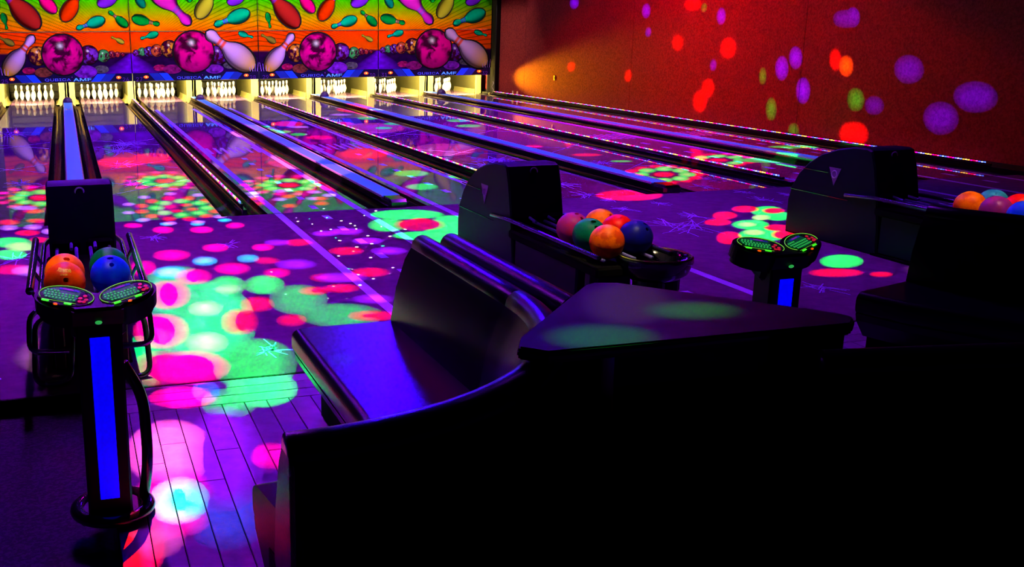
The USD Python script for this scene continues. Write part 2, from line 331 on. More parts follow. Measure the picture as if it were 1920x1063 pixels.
    ('F', -0.617, 0.203, 0.031, -0.009, -0.007, -0.061, 'L', 0.9),
    ('F', -0.778, 0.374, 0.031, -0.01, -0.006, -0.063, 'L', 0.9),
    ('F', -0.825, 0.693, 0.032, -0.01, -0.006, -0.067, 'L', 0.9),
    ('F', -0.721, 0.984, 0.033, -0.01, -0.007, -0.07, 'L', 0.9),
    ('F', -0.523, 1.062, 0.034, -0.01, -0.008, -0.071, 'L', 0.9),
    ('F', -0.354, 0.872, 0.033, -0.01, -0.009, -0.069, 'L', 0.9),
    ('F', -0.472, 0.506, 0.048, -0.015, -0.012, -0.097, 'R', 0.8),
    ('F', -0.637, 0.45, 0.048, -0.015, -0.01, -0.096, 'R', 0.8),
    ('F', -0.673, 0.727, 0.049, -0.015, -0.01, -0.101, 'R', 0.8),
    ('F', -0.504, 0.787, 0.049, -0.015, -0.012, -0.102, 'R', 0.8),
    ('F', 1.12, 0.976, 0.063, -0.019, -0.028, -0.11, 'W', 0.7),
    ('F', 0.904, 0.801, 0.062, -0.019, -0.025, -0.106, 'W', 0.7),
    ('F', 0.535, 0.857, 0.062, -0.019, -0.022, -0.106, 'W', 0.7),
    ('F', 0.276, 1.101, 0.063, -0.019, -0.02, -0.11, 'W', 0.7),
    ('F', 0.323, 1.361, 0.064, -0.02, -0.02, -0.115, 'W', 0.7),
    ('F', 0.653, 1.436, 0.065, -0.02, -0.024, -0.117, 'W', 0.7),
    ('F', 1.013, 1.26, 0.064, -0.02, -0.027, -0.115, 'W', 0.7),
    ('F', 0.91, 0.466, 0.066, -0.02, -0.029, -0.116, 'R', 0.7),
    ('F', 0.549, 0.411, 0.065, -0.02, -0.025, -0.114, 'R', 0.7),
    ('F', 0.243, 0.657, 0.066, -0.02, -0.022, -0.119, 'R', 0.7),
    ('F', 0.29, 0.974, 0.068, -0.021, -0.023, -0.125, 'R', 0.7),
    ('F', 0.664, 1.039, 0.069, -0.021, -0.027, -0.128, 'R', 0.7),
    ('F', 0.977, 0.777, 0.068, -0.021, -0.03, -0.123, 'R', 0.7),
    ('F', -2.221, -0.747, 0.155, -0.046, 0.011, -0.244, 'G', 0.8),
    ('F', -2.132, -0.963, 0.116, -0.035, 0.007, -0.187, 'L', 0.8),
    ('F', -2.219, -1.271, 0.129, -0.039, 0.009, -0.197, 'G', 0.8),
    ('F', -2.291, 0.284, 0.091, -0.027, 0.007, -0.149, 'R', 0.75),
    ('F', -2.031, 0.294, 0.081, -0.025, 0.003, -0.12, 'R', 0.75),
    ('F', -2.098, -0.331, 0.095, -0.029, 0.004, -0.133, 'R', 0.75),
    ('F', -1.987, -0.696, 0.065, -0.019, 0.002, -0.124, 'R', 0.75),
    ('F', -2.153, -1.837, 0.105, -0.031, 0.006, -0.154, 'R', 0.75),
    ('F', -2.071, 0.872, 0.096, -0.029, 0.003, -0.133, 'R', 0.75),
    ('F', -2.058, -0.044, 0.069, -0.021, 0.004, -0.141, 'W', 0.6),
    ('F', -2.278, -0.006, 0.069, -0.021, 0.007, -0.141, 'W', 0.6),
    ('F', -2.168, 1.104, 0.12, -0.037, 0.004, -0.139, 'W', 0.6),
    ('F', -2.051, -1.905, 0.073, -0.022, 0.005, -0.152, 'W', 0.6),
    ('F', -1.908, -0.308, 0.048, -0.014, 0.002, -0.134, 'W', 0.6),
    ('F', 6.011, 1.197, 0.073, -0.023, -0.076, -0.114, 'R', 0.8),
    ('F', 5.784, 0.93, 0.071, -0.022, -0.072, -0.109, 'R', 0.8),
    ('F', 5.53, 0.75, 0.07, -0.022, -0.069, -0.105, 'R', 0.8),
    ('F', 5.294, 0.684, 0.069, -0.022, -0.066, -0.104, 'R', 0.8),
    ('F', 5.116, 0.739, 0.069, -0.022, -0.064, -0.104, 'R', 0.8),
    ('F', 5.027, 0.907, 0.07, -0.022, -0.064, -0.107, 'R', 0.8),
    ('F', 5.043, 1.162, 0.071, -0.022, -0.065, -0.112, 'R', 0.8),
    ('F', 5.169, 1.461, 0.073, -0.023, -0.068, -0.117, 'R', 0.8),
    ('F', 5.387, 1.749, 0.075, -0.024, -0.072, -0.123, 'R', 0.8),
    ('F', 5.657, 1.962, 0.076, -0.024, -0.076, -0.128, 'R', 0.8),
    ('F', 5.922, 2.05, 0.077, -0.024, -0.08, -0.13, 'R', 0.8),
    ('F', 6.12, 1.987, 0.077, -0.024, -0.082, -0.129, 'R', 0.8),
    ('F', 6.206, 1.789, 0.076, -0.024, -0.082, -0.126, 'R', 0.8),
    ('F', 6.165, 1.504, 0.075, -0.023, -0.08, -0.12, 'R', 0.8),
    ('F', 5.9, 1.083, 0.055, -0.017, -0.063, -0.095, 'R', 0.55),
    ('F', 5.627, 0.834, 0.054, -0.017, -0.059, -0.091, 'R', 0.55),
    ('F', 5.355, 0.72, 0.053, -0.017, -0.056, -0.088, 'R', 0.55),
    ('F', 5.148, 0.763, 0.053, -0.017, -0.055, -0.089, 'R', 0.55),
    ('F', 5.052, 0.952, 0.054, -0.017, -0.055, -0.091, 'R', 0.55),
    ('F', 5.095, 1.248, 0.055, -0.017, -0.056, -0.096, 'R', 0.55),
    ('F', 5.275, 1.58, 0.057, -0.018, -0.059, -0.101, 'R', 0.55),
    ('F', 5.552, 1.861, 0.058, -0.018, -0.063, -0.106, 'R', 0.55),
    ('F', 5.852, 2.003, 0.059, -0.019, -0.067, -0.109, 'R', 0.55),
    ('F', 6.083, 1.957, 0.059, -0.019, -0.069, -0.109, 'R', 0.55),
    ('F', 6.174, 1.736, 0.058, -0.018, -0.069, -0.106, 'R', 0.55),
    ('F', 6.102, 1.413, 0.057, -0.018, -0.066, -0.1, 'R', 0.55),
    ('F', 5.871, 1.241, 0.101, -0.032, -0.121, -0.186, 'G', 0.85),
    ('F', 5.593, 0.961, 0.098, -0.031, -0.114, -0.177, 'G', 0.85),
    ('F', 5.323, 0.899, 0.098, -0.03, -0.108, -0.174, 'G', 0.85),
    ('F', 5.206, 1.082, 0.099, -0.031, -0.108, -0.179, 'G', 0.85),
    ('F', 5.31, 1.417, 0.101, -0.032, -0.112, -0.189, 'G', 0.85),
    ('F', 5.589, 1.717, 0.104, -0.033, -0.12, -0.199, 'G', 0.85),
    ('F', 5.88, 1.792, 0.105, -0.033, -0.126, -0.202, 'G', 0.85),
    ('F', 5.997, 1.588, 0.104, -0.033, -0.127, -0.196, 'G', 0.85),
    ('F', 5.871, 1.241, 0.045, -0.014, -0.058, -0.088, 'L', 0.9),
    ('F', 5.593, 0.961, 0.044, -0.014, -0.054, -0.084, 'L', 0.9),
    ('F', 5.323, 0.899, 0.043, -0.014, -0.052, -0.083, 'L', 0.9),
    ('F', 5.206, 1.082, 0.044, -0.014, -0.051, -0.085, 'L', 0.9),
    ('F', 5.31, 1.417, 0.045, -0.014, -0.054, -0.09, 'L', 0.9),
    ('F', 5.589, 1.717, 0.046, -0.015, -0.057, -0.095, 'L', 0.9),
    ('F', 5.88, 1.792, 0.047, -0.015, -0.06, -0.096, 'L', 0.9),
    ('F', 5.997, 1.588, 0.046, -0.015, -0.06, -0.093, 'L', 0.9),
    ('F', 5.591, 1.329, 0.118, -0.037, -0.117, -0.187, 'R', 0.8),
    ('F', 7.548, 2.226, 0.076, -0.024, -0.072, -0.098, 'R', 0.8),
    ('F', 7.328, 1.998, 0.075, -0.024, -0.069, -0.095, 'R', 0.8),
    ('F', 7.073, 1.849, 0.074, -0.023, -0.066, -0.092, 'R', 0.8),
    ('F', 6.831, 1.801, 0.073, -0.023, -0.064, -0.091, 'R', 0.8),
    ('F', 6.642, 1.86, 0.074, -0.023, -0.062, -0.092, 'R', 0.8),
    ('F', 6.54, 2.018, 0.074, -0.024, -0.062, -0.094, 'R', 0.8),
    ('F', 6.546, 2.247, 0.075, -0.024, -0.063, -0.097, 'R', 0.8),
    ('F', 6.664, 2.507, 0.077, -0.024, -0.065, -0.101, 'R', 0.8),
    ('F', 6.876, 2.75, 0.078, -0.025, -0.068, -0.105, 'R', 0.8),
    ('F', 7.142, 2.923, 0.079, -0.025, -0.072, -0.108, 'R', 0.8),
    ('F', 7.408, 2.984, 0.08, -0.026, -0.074, -0.109, 'R', 0.8),
    ('F', 7.614, 2.918, 0.08, -0.026, -0.076, -0.108, 'R', 0.8),
    ('F', 7.713, 2.74, 0.079, -0.025, -0.076, -0.106, 'R', 0.8),
    ('F', 7.688, 2.491, 0.078, -0.025, -0.075, -0.102, 'R', 0.8),
    ('F', 7.439, 2.13, 0.058, -0.019, -0.06, -0.082, 'R', 0.55),
    ('F', 7.17, 1.92, 0.057, -0.018, -0.057, -0.079, 'R', 0.55),
    ('F', 6.892, 1.831, 0.057, -0.018, -0.055, -0.077, 'R', 0.55),
    ('F', 6.673, 1.881, 0.057, -0.018, -0.053, -0.078, 'R', 0.55),
    ('F', 6.565, 2.057, 0.057, -0.018, -0.053, -0.08, 'R', 0.55),
    ('F', 6.597, 2.321, 0.058, -0.019, -0.054, -0.083, 'R', 0.55),
    ('F', 6.768, 2.607, 0.06, -0.019, -0.057, -0.087, 'R', 0.55),
    ('F', 7.04, 2.84, 0.061, -0.019, -0.059, -0.09, 'R', 0.55),
    ('F', 7.339, 2.947, 0.061, -0.02, -0.062, -0.092, 'R', 0.55),
    ('F', 7.577, 2.894, 0.061, -0.02, -0.064, -0.091, 'R', 0.55),
    ('F', 7.683, 2.695, 0.061, -0.019, -0.064, -0.089, 'R', 0.55),
    ('F', 7.629, 2.413, 0.06, -0.019, -0.062, -0.085, 'R', 0.55),
    ('F', 7.401, 2.273, 0.106, -0.034, -0.115, -0.159, 'G', 0.85),
    ('F', 7.128, 2.037, 0.104, -0.033, -0.109, -0.153, 'G', 0.85),
    ('F', 6.85, 1.995, 0.103, -0.033, -0.105, -0.151, 'G', 0.85),
    ('F', 6.719, 2.167, 0.104, -0.033, -0.104, -0.155, 'G', 0.85),
    ('F', 6.812, 2.46, 0.106, -0.034, -0.107, -0.162, 'G', 0.85),
    ('F', 7.085, 2.711, 0.108, -0.035, -0.113, -0.169, 'G', 0.85),
    ('F', 7.379, 2.761, 0.109, -0.035, -0.118, -0.171, 'G', 0.85),
    ('F', 7.51, 2.575, 0.108, -0.035, -0.119, -0.167, 'G', 0.85),
    ('F', 7.401, 2.273, 0.047, -0.015, -0.055, -0.076, 'L', 0.9),
    ('F', 7.128, 2.037, 0.046, -0.015, -0.052, -0.073, 'L', 0.9),
    ('F', 6.85, 1.995, 0.046, -0.015, -0.05, -0.072, 'L', 0.9),
    ('F', 6.719, 2.167, 0.046, -0.015, -0.05, -0.074, 'L', 0.9),
    ('F', 6.812, 2.46, 0.047, -0.015, -0.051, -0.077, 'L', 0.9),
    ('F', 7.085, 2.711, 0.048, -0.015, -0.054, -0.08, 'L', 0.9),
    ('F', 7.379, 2.761, 0.049, -0.016, -0.056, -0.081, 'L', 0.9),
    ('F', 7.51, 2.575, 0.048, -0.015, -0.056, -0.079, 'L', 0.9),
    ('F', 7.107, 2.366, 0.124, -0.039, -0.111, -0.161, 'R', 0.8),
    ('F', 1.582, -0.435, 0.339, -0.103, -0.087, -0.258, 'G', 0.9),
    ('F', 1.694, -1.341, 0.208, -0.063, -0.276, -0.725, 'G', 0.95),
    ('F', 1.398, -1.513, 0.276, -0.083, -0.065, -0.184, 'G', 0.85),
    ('F', 1.22, -0.923, 0.165, -0.05, -0.098, -0.31, 'G', 0.6),
    ('F', 1.52, -0.986, 0.214, -0.065, -0.099, -0.283, 'R', 0.25),
    ('F', 1.603, -0.778, 0.07, -0.021, -0.038, -0.107, 'R', 0.8),
    ('F', 1.426, -0.9, 0.069, -0.021, -0.035, -0.104, 'R', 0.8),
    ('F', 5.125, -1.323, 0.153, -0.047, -0.198, -0.263, 'G', 0.8),
    ('F', 4.51, -1.891, 0.162, -0.049, -0.152, -0.208, 'G', 0.8),
    ('F', 4.314, -2.34, 0.209, -0.063, -0.202, -0.27, 'G', 0.8),
    ('F', 5.051, -1.584, 0.119, -0.036, -0.172, -0.224, 'G', 0.8),
    ('F', 4.836, -1.61, 0.079, -0.024, -0.092, -0.123, 'L', 0.9),
    ('F', 4.481, -1.882, 0.076, -0.023, -0.067, -0.092, 'L', 0.9),
    ('F', 4.299, -2.233, 0.083, -0.025, -0.078, -0.106, 'L', 0.9),
    ('F', 4.988, -1.15, 0.124, -0.038, -0.118, -0.163, 'R', 0.85),
    ('F', 4.57, -1.407, 0.11, -0.034, -0.125, -0.179, 'R', 0.85),
    ('F', 4.283, -1.708, 0.116, -0.035, -0.099, -0.143, 'R', 0.85),
    ('F', 5.207, -1.315, 0.102, -0.031, -0.101, -0.132, 'R', 0.85),
    ('F', 3.935, -2.377, 0.099, -0.03, -0.173, -0.245, 'R', 0.85),
    ('F', 4.645, -2.098, 0.103, -0.031, -0.102, -0.133, 'R', 0.85),
    ('F', 4.496, -2.395, 0.1, -0.03, -0.128, -0.165, 'R', 0.85),
    ('F', 4.222, -3.44, 0.161, -0.048, -0.176, -0.207, 'G', 0.75),
    ('F', 3.899, -3.762, 0.192, -0.057, -0.098, -0.116, 'R', 0.5),
    ('F', 4.187, -3.901, 0.076, -0.023, -0.064, -0.07, 'R', 0.6),
    ('F', 4.319, -0.01, 0.349, -0.108, -0.193, -0.331, 'R', 0.7),
    ('F', 4.474, 2.487, 0.027, -0.009, -0.072, -0.148, 'R', 0.8),
    ('F', 7.786, 2.15, 0.419, -0.134, -0.189, -0.25, 'G', 0.5),
    ('F', 9.184, 3.425, 0.386, -0.125, -0.144, -0.183, 'G', 0.5),
    ('F', 4.363, -0.216, 0.022, -0.007, -0.038, -0.064, 'R', 0.7),
    ('F', -0.985, 4.692, 0.319, -0.101, -0.032, -0.608, 'R', 0.6),
    ('F', -0.509, 5.051, 0.299, -0.095, -0.053, -0.642, 'R', 0.6),
    ('F', 2.517, 9.761, 0.299, -0.101, -0.12, -0.563, 'R', 0.6),
    ('F', 4.794, 12.809, 0.464, -0.162, -0.258, -0.911, 'R', 0.6),
    ('F', 3.512, 9.426, 0.238, -0.08, -0.118, -0.442, 'R', 0.6),
    ('F', 2.496, 7.032, 0.226, -0.074, -0.083, -0.34, 'R', 0.6),
    ('F', 2.56, 4.61, 0.349, -0.112, -0.166, -0.575, 'R', 0.6),
    ('F', 5.392, 4.731, 0.143, -0.046, -0.096, -0.204, 'R', 0.6),
    ('F', 5.654, 3.481, 0.207, -0.066, -0.093, -0.174, 'R', 0.6),
    ('F', 1.48, 4.158, 0.436, -0.139, -0.212, -0.95, 'P', 0.22),
    ('F', 1.488, 8.13, 0.365, -0.121, -0.133, -0.756, 'P', 0.22),
    ('F', 3.856, 8.391, 0.568, -0.19, -0.3, -1.003, 'P', 0.22),
    ('F', 3.885, 4.76, 0.468, -0.151, -0.298, -0.8, 'P', 0.22),
    ('F', 1.516, 2.455, 0.324, -0.101, -0.143, -0.56, 'P', 0.22),
    ('F', 1.872, 8.62, 0.15, -0.05, -0.057, -0.299, 'G', 0.6),
    ('F', 2.093, 8.233, 0.148, -0.049, -0.06, -0.288, 'G', 0.6),
    ('F', 2.266, 7.675, 0.144, -0.047, -0.061, -0.273, 'G', 0.6),
    ('F', 1.894, 9.27, 0.155, -0.052, -0.05, -0.266, 'G', 0.6),
    ('F', 5.935, 9.352, 0.223, -0.075, -0.132, -0.339, 'G', 0.6),
    ('F', 5.711, 8.219, 0.249, -0.083, -0.121, -0.302, 'G', 0.6),
    ('F', 4.347, 10.416, 0.209, -0.071, -0.09, -0.306, 'G', 0.6),
    ('F', 4.501, 9.093, 0.197, -0.066, -0.087, -0.271, 'G', 0.6),
    ('F', 4.046, 8.327, 0.151, -0.051, -0.077, -0.249, 'G', 0.6),
    ('F', 3.126, 1.95, 0.192, -0.06, -0.088, -0.223, 'G', 0.6),
    ('F', 3.414, 1.86, 0.166, -0.052, -0.112, -0.265, 'G', 0.6),
    ('F', 2.562, 2.382, 0.223, -0.07, -0.095, -0.282, 'G', 0.6),
    ('F', 2.318, 1.268, 0.18, -0.056, -0.082, -0.236, 'G', 0.6),
    ('F', 5.757, 2.672, 0.14, -0.045, -0.06, -0.104, 'G', 0.6),
    ('F', 3.403, 10.738, 0.21, -0.072, -0.092, -0.374, 'W', 0.6),
    ('F', 4.064, 11.498, 0.219, -0.075, -0.072, -0.269, 'W', 0.6),
    ('F', 5.061, 11.603, 0.266, -0.092, -0.085, -0.275, 'W', 0.6),
    ('F', 2.571, 9.043, 0.193, -0.065, -0.047, -0.21, 'W', 0.6),
    ('W', 6.921, 0.693, -0.178, 0.009, -0.017, -0.128, 'R', 0.9),
    ('W', 7.142, 0.432, -0.197, 0.013, -0.022, -0.163, 'R', 0.9),
    ('W', 7.623, 2.221, -0.259, -0.006, -0.011, -0.08, 'R', 0.9),
    ('W', 8.033, 1.506, -0.166, 0.002, -0.015, -0.116, 'R', 0.9),
    ('W', 6.403, 1.432, -0.206, 0.004, -0.021, -0.154, 'R', 0.9),
    ('W', 12.432, 0.898, -0.177, 0.006, -0.008, -0.081, 'R', 0.9),
    ('W', 9.815, 0.797, -0.125, 0.005, -0.011, -0.091, 'R', 0.9),
    ('W', 3.079, 0.198, -0.272, 0.026, -0.023, -0.144, 'R', 0.9),
    ('W', 3.642, 1.301, -0.095, 0.003, -0.021, -0.133, 'R', 0.9),
    ('W', 3.397, 1.211, -0.121, 0.004, -0.019, -0.118, 'O', 0.7),
    ('W', 12.422, 2.363, -0.196, -0.005, -0.011, -0.109, 'U', 1.9),
    ('W', 9.256, 2.13, -0.134, -0.002, -0.014, -0.113, 'U', 1.9),
    ('W', 9.123, 1.706, -0.083, 0.0, -0.007, -0.061, 'U', 1.9),
    ('W', 6.688, 1.995, -0.105, -0.001, -0.016, -0.116, 'U', 1.9),
    ('W', 6.812, 1.117, -0.067, 0.002, -0.009, -0.063, 'U', 1.9),
    ('W', 3.366, 1.941, -0.11, -0.001, -0.017, -0.109, 'U', 1.9),
    ('W', 4.885, 1.127, -0.132, 0.005, -0.023, -0.157, 'U', 1.9),
    ('W', 4.568, 1.309, -0.127, 0.003, -0.021, -0.14, 'U', 1.9),
    ('W', 4.309, 0.789, -0.135, 0.008, -0.025, -0.167, 'U', 1.9),
    ('W', 3.531, 1.919, -0.233, -0.002, -0.015, -0.097, 'U', 0.8),
    ('W', 2.153, 1.208, -0.239, 0.009, -0.026, -0.158, 'U', 0.8),
    ('W', 0.968, 0.892, -0.314, 0.019, -0.027, -0.158, 'U', 0.8),
    ('W', 1.482, 0.571, -0.265, 0.022, -0.03, -0.177, 'U', 0.8),
    ('W', 2.726, 0.658, -0.155, 0.011, -0.014, -0.089, 'U', 0.8),
    ('W', 5.363, 0.975, -0.058, 0.002, -0.015, -0.103, 'G', 0.5),
    ('W', 5.058, 0.434, -0.102, 0.007, -0.021, -0.146, 'G', 0.5),
    ('W', 3.117, 0.72, -0.145, 0.009, -0.021, -0.13, 'G', 0.5),
    ('W', 7.236, 2.155, -0.056, -0.001, -0.006, -0.047, 'G', 0.5),
    ('W', 4.443, 0.128, -0.096, 0.009, -0.011, -0.071, 'G', 0.5),
    ('T', 0.143, -7.073, 0.13, -0.038, -0.136, -0.233, 'A', 0.02),
    ('T', 0.294, -7.221, 0.135, -0.039, -0.052, -0.079, 'G', 0.1),
    ('T', -0.143, -7.409, 0.147, -0.043, -0.059, -0.107, 'G', 0.07),
    ('S', -0.603, -6.053, 0.011, -0.003, -0.019, -0.07, 'G', 0.8),
]
LASER = [(0.756, -0.37), (0.849, -0.579), (0.896, -0.739), (1.144, -0.364), (1.614, -0.252), (0.641, -0.97), (0.906, -0.856), (0.822, -1.708), (0.575, -0.376), (0.462, -0.281), (0.852, 0.147), (1.072, -1.44), (0.584, -1.369), (0.59, -1.494), (0.89, -1.36), (0.877, -1.014), (0.889, -1.821), (0.721, -2.633), (0.249, -3.147), (0.318, -3.102), (0.098, -3.65), (0.162, -4.095), (0.656, -2.235), (0.42, -2.101), (0.584, -1.956), (0.661, -1.799), (0.537, -1.019), (0.05, -2.712), (0.123, -3.077), (0.001, -3.403), (0.398, -2.594), (0.398, -2.779), (0.379, -2.57), (0.638, -2.814), (0.468, -2.942), (0.125, -3.439), (-0.505, -4.131), (-0.26, -3.204), (-0.287, -3.676), (-0.619, -4.259), (-0.226, -2.502), (0.433, -0.483), (0.536, -0.659), (1.336, -0.134), (1.406, -0.629), (1.133, -0.981), (1.309, -1.171), (1.559, -1.761)]
STARS = [(-0.984, -0.872, 0.116, 0.198), (-0.383, -1.37, 0.093, 0.182), (-2.149, -1.44, 0.15, 0.253), (-0.612, -4.425, 0.125, 0.165), (3.959, -0.241, 0.103, 0.144), (4.339, -0.574, 0.101, 0.14), (3.805, -0.789, 0.131, 0.196), (4.252, -1.341, 0.157, 0.215), (3.852, -1.775, 0.437, 0.415), (3.887, 0.162, 0.178, 0.306), (5.92, 0.737, 0.193, 0.33), (5.471, 0.29, 0.136, 0.215), (5.665, -0.188, 0.107, 0.163), (5.541, -0.727, 0.142, 0.224), (6.023, -0.497, 0.105, 0.16), (3.468, -4.112, 0.174, 0.201), (-2.137, -4.54, 0.058, 0.073), (-1.509, 6.131, 0.331, 0.722), (-0.774, 7.054, 0.353, 0.651), (-2.257, 2.913, 0.263, 0.37), (-0.943, 2.505, 0.196, 0.358), (-1.181, 4.393, 0.298, 0.466), (4.823, 3.349, 0.38, 0.499), (3.67, 2.742, 0.358, 0.548), (4.361, 3.241, 0.3, 0.361), (3.968, 0.977, 0.253, 0.348), (5.426, 2.595, 0.219, 0.292), (-2.623, 9.489, 0.394, 0.822)]

# ------------------------------------------------------------------ helpers
used = {}
def numbered(parent, name):
    k = used.get((parent, name), 0); used[(parent, name)] = k + 1
    return f'{parent}/{name}' if k == 0 else f'{parent}/{name}_{k:03d}'
def data(p, **kw):
    for k, v in kw.items():
        if v: p.SetCustomDataByKey(k, v)
def thing(name, label=None, cat=None, group=None, kind=None, loc=None, rz=0.0):
    x = UsdGeom.Xform.Define(stage, numbered('/World', name))
    if loc is not None: x.AddTranslateOp().Set(Gf.Vec3d(*map(float, loc)))
    if rz: x.AddRotateZOp().Set(float(rz))
    data(x.GetPrim(), label=label, category=cat, group=group, kind=kind)
    return x.GetPrim()
def part(parent, name, m, material, smooth=False, label=None, kind=None, tint=None, group=None, category=None):
    base = '/World' if parent is None else str(parent.GetPath())
    path = numbered(base, name)
    g = usdkit.mesh(stage, path, m, material, smooth)
    if tint is not None:
        UsdGeom.PrimvarsAPI(g).CreatePrimvar('tint', Sdf.ValueTypeNames.Color3fArray, 'vertex').Set(Vt.Vec3fArray.FromNumpy(np.asarray(tint, np.float32)))
    data(g.GetPrim(), label=label, kind=kind, group=group, category=category)
    return g.GetPrim()
def copy_of(src, name, loc, rz=0.0, label=None, cat=None, group=None):
    r = thing(name, label, cat, group, loc=loc, rz=rz)
    r.GetReferences().AddInternalReference(src.GetPath()); r.SetInstanceable(True)
    return r
def cat(*ms):
    return trimesh.util.concatenate([m for m in ms])
def bx(x0, x1, y0, y1, z0, z1):
    m = trimesh.creation.box((x1-x0, y1-y0, z1-z0)); m.apply_translation(((x0+x1)/2, (y0+y1)/2, (z0+z1)/2)); return m
def hull(pts):
    t = trimesh.Trimesh(np.asarray(pts, float), process=False).convex_hull
    return t
def rbx(x0, x1, y0, y1, z0, z1, r=.01):
    """Box with chamfered edges."""
    p = []
    for sx, x in ((1, x0), (-1, x1)):
        for sy, y in ((1, y0), (-1, y1)):
            for sz, z in ((1, z0), (-1, z1)):
                p += [(x, y+sy*r, z+sz*r), (x+sx*r, y, z+sz*r), (x+sx*r, y+sy*r, z)]
    return hull(p)
def tube(pts, r, n=10, closed=False):
    pts = np.asarray(pts, float); k = len(pts); rings = []
    t = np.gradient(pts, axis=0) if not closed else np.roll(pts, -1, 0) - np.roll(pts, 1, 0)
    t /= np.linalg.norm(t, axis=1, keepdims=True)
    u = np.cross(t[0], [0, 0, 1]); u = u if np.linalg.norm(u) > .1 else np.cross(t[0], [0, 1, 0])
    for i in range(k):
        u = u - t[i]*(u @ t[i]); u /= np.linalg.norm(u); w = np.cross(t[i], u)
        a = np.arange(n)*2*PI/n
        rings.append(pts[i] + r*(np.cos(a)[:, None]*u + np.sin(a)[:, None]*w))
    v = np.vstack(rings); f = []
    for i in range(k if closed else k-1):
        for j in range(n):
            a, b = i*n+j, i*n+(j+1) % n; c, d = ((i+1) % k)*n+j, ((i+1) % k)*n+(j+1) % n
            f += [(a, b, d), (a, d, c)]
    if not closed:
        v = np.vstack([v, pts[0], pts[-1]])
        for j in range(n):
            f += [(k*n, (j+1) % n, j), (k*n+1, (k-1)*n+j, (k-1)*n+(j+1) % n)]
    m = trimesh.Trimesh(v, f, process=False); m.fix_normals(); return m
def arcpts(pts, r, n=5):
    """Rounds the corners of a polyline."""
    pts = [np.array(p, float) for p in pts]; out = [pts[0]]
    for a, b, c in zip(pts, pts[1:], pts[2:]):
        d1, d2 = (a-b)/np.linalg.norm(a-b), (c-b)/np.linalg.norm(c-b)
        p, q = b+d1*r, b+d2*r
        for k in range(n+1):
            t = k/n; out.append((1-t)**2*p + 2*t*(1-t)*b + t*t*q)
    return out + [pts[-1]]
def lathe(prof, n=24):
    """prof: (r, z) from bottom to top."""
    return trimesh.creation.revolve(np.array(prof, float), sections=n)
def prism(poly, h, z=0.0):
    g = list(getattr(poly, 'geoms', [poly]))
    m = cat(*[trimesh.creation.extrude_polygon(p, h, engine='earcut') for p in g if p.area > 1e-9])
    m.apply_translation((0, 0, z)); return m
def prism_x(poly, x0, x1):
    """poly in (y, z), extruded along x."""
    m = prism(poly, x1 - x0)
    v = m.vertices.copy(); m.vertices = np.c_[x0 + v[:, 2], v[:, 0], v[:, 1]]
    return m
def sweep(path, prof):
    """Sweeps the closed profile (n, z) along the level path; n is measured to the left of travel."""
    path = np.asarray(path, float); t = np.gradient(path, axis=0); t /= np.linalg.norm(t, axis=1, keepdims=True)
    nr = np.c_[-t[:, 1], t[:, 0]]; prof = np.asarray(prof, float); k, n = len(path), len(prof)
    v = np.vstack([np.c_[path[i] + prof[:, :1]*nr[i], prof[:, 1]] for i in range(k)]); f = []
    for i in range(k-1):
        for j in range(n):
            a, b, c, d = i*n+j, i*n+(j+1) % n, (i+1)*n+j, (i+1)*n+(j+1) % n
            f += [(a, b, d), (a, d, c)]
    v = np.vstack([v, v[:n].mean(0), v[(k-1)*n:k*n].mean(0)])
    for j in range(n):
        f += [(k*n, (j+1) % n, j), (k*n+1, (k-1)*n+j, (k-1)*n+(j+1) % n)]
    m = trimesh.Trimesh(v, f, process=False); m.fix_normals(); return m
def rr(n0, n1, z0, z1, r, k=4):
    """Rounded rectangle profile."""
    p = []
    for cx, cz, a0 in ((n1-r, z0+r, -90), (n1-r, z1-r, 0), (n0+r, z1-r, 90), (n0+r, z0+r, 180)):
        for i in range(k+1):
            a = math.radians(a0 + 90*i/k); p.append((cx+r*math.cos(a), cz+r*math.sin(a)))
    return p
def disc(cx, cz, r, n=14):
    return [(cx+r*math.cos(2*PI*i/n), cz+r*math.sin(2*PI*i/n)) for i in range(n)]
def moved(m, d):
    m = m.copy(); m.apply_translation(d); return m
def ellipse(cx, cy, a, b, rot=0, n=32):
    e = shapely.affinity.scale(Point(0, 0).buffer(1, n//4), a, b)
    return shapely.affinity.translate(shapely.affinity.rotate(e, rot, origin=(0, 0)), cx, cy)
import shapely.affinity
def flat_text(text, width, height, depth, bold=False):
    """Lettering centred on the origin in the xy plane, scaled to the given width."""
    m = meshkit.text_mesh(text, height, depth, bold)
    m.apply_translation(-m.bounds.mean(0)*[1, 1, 0])
    s = width/(m.bounds[1][0]-m.bounds[0][0]); m.apply_scale([s, 1, 1]); return m
def stand_up(m):
    """xy plane -> xz plane, facing -y."""
    v = m.vertices.copy(); m = m.copy(); m.vertices = np.c_[v[:, 0], -v[:, 2], v[:, 1]]; return m

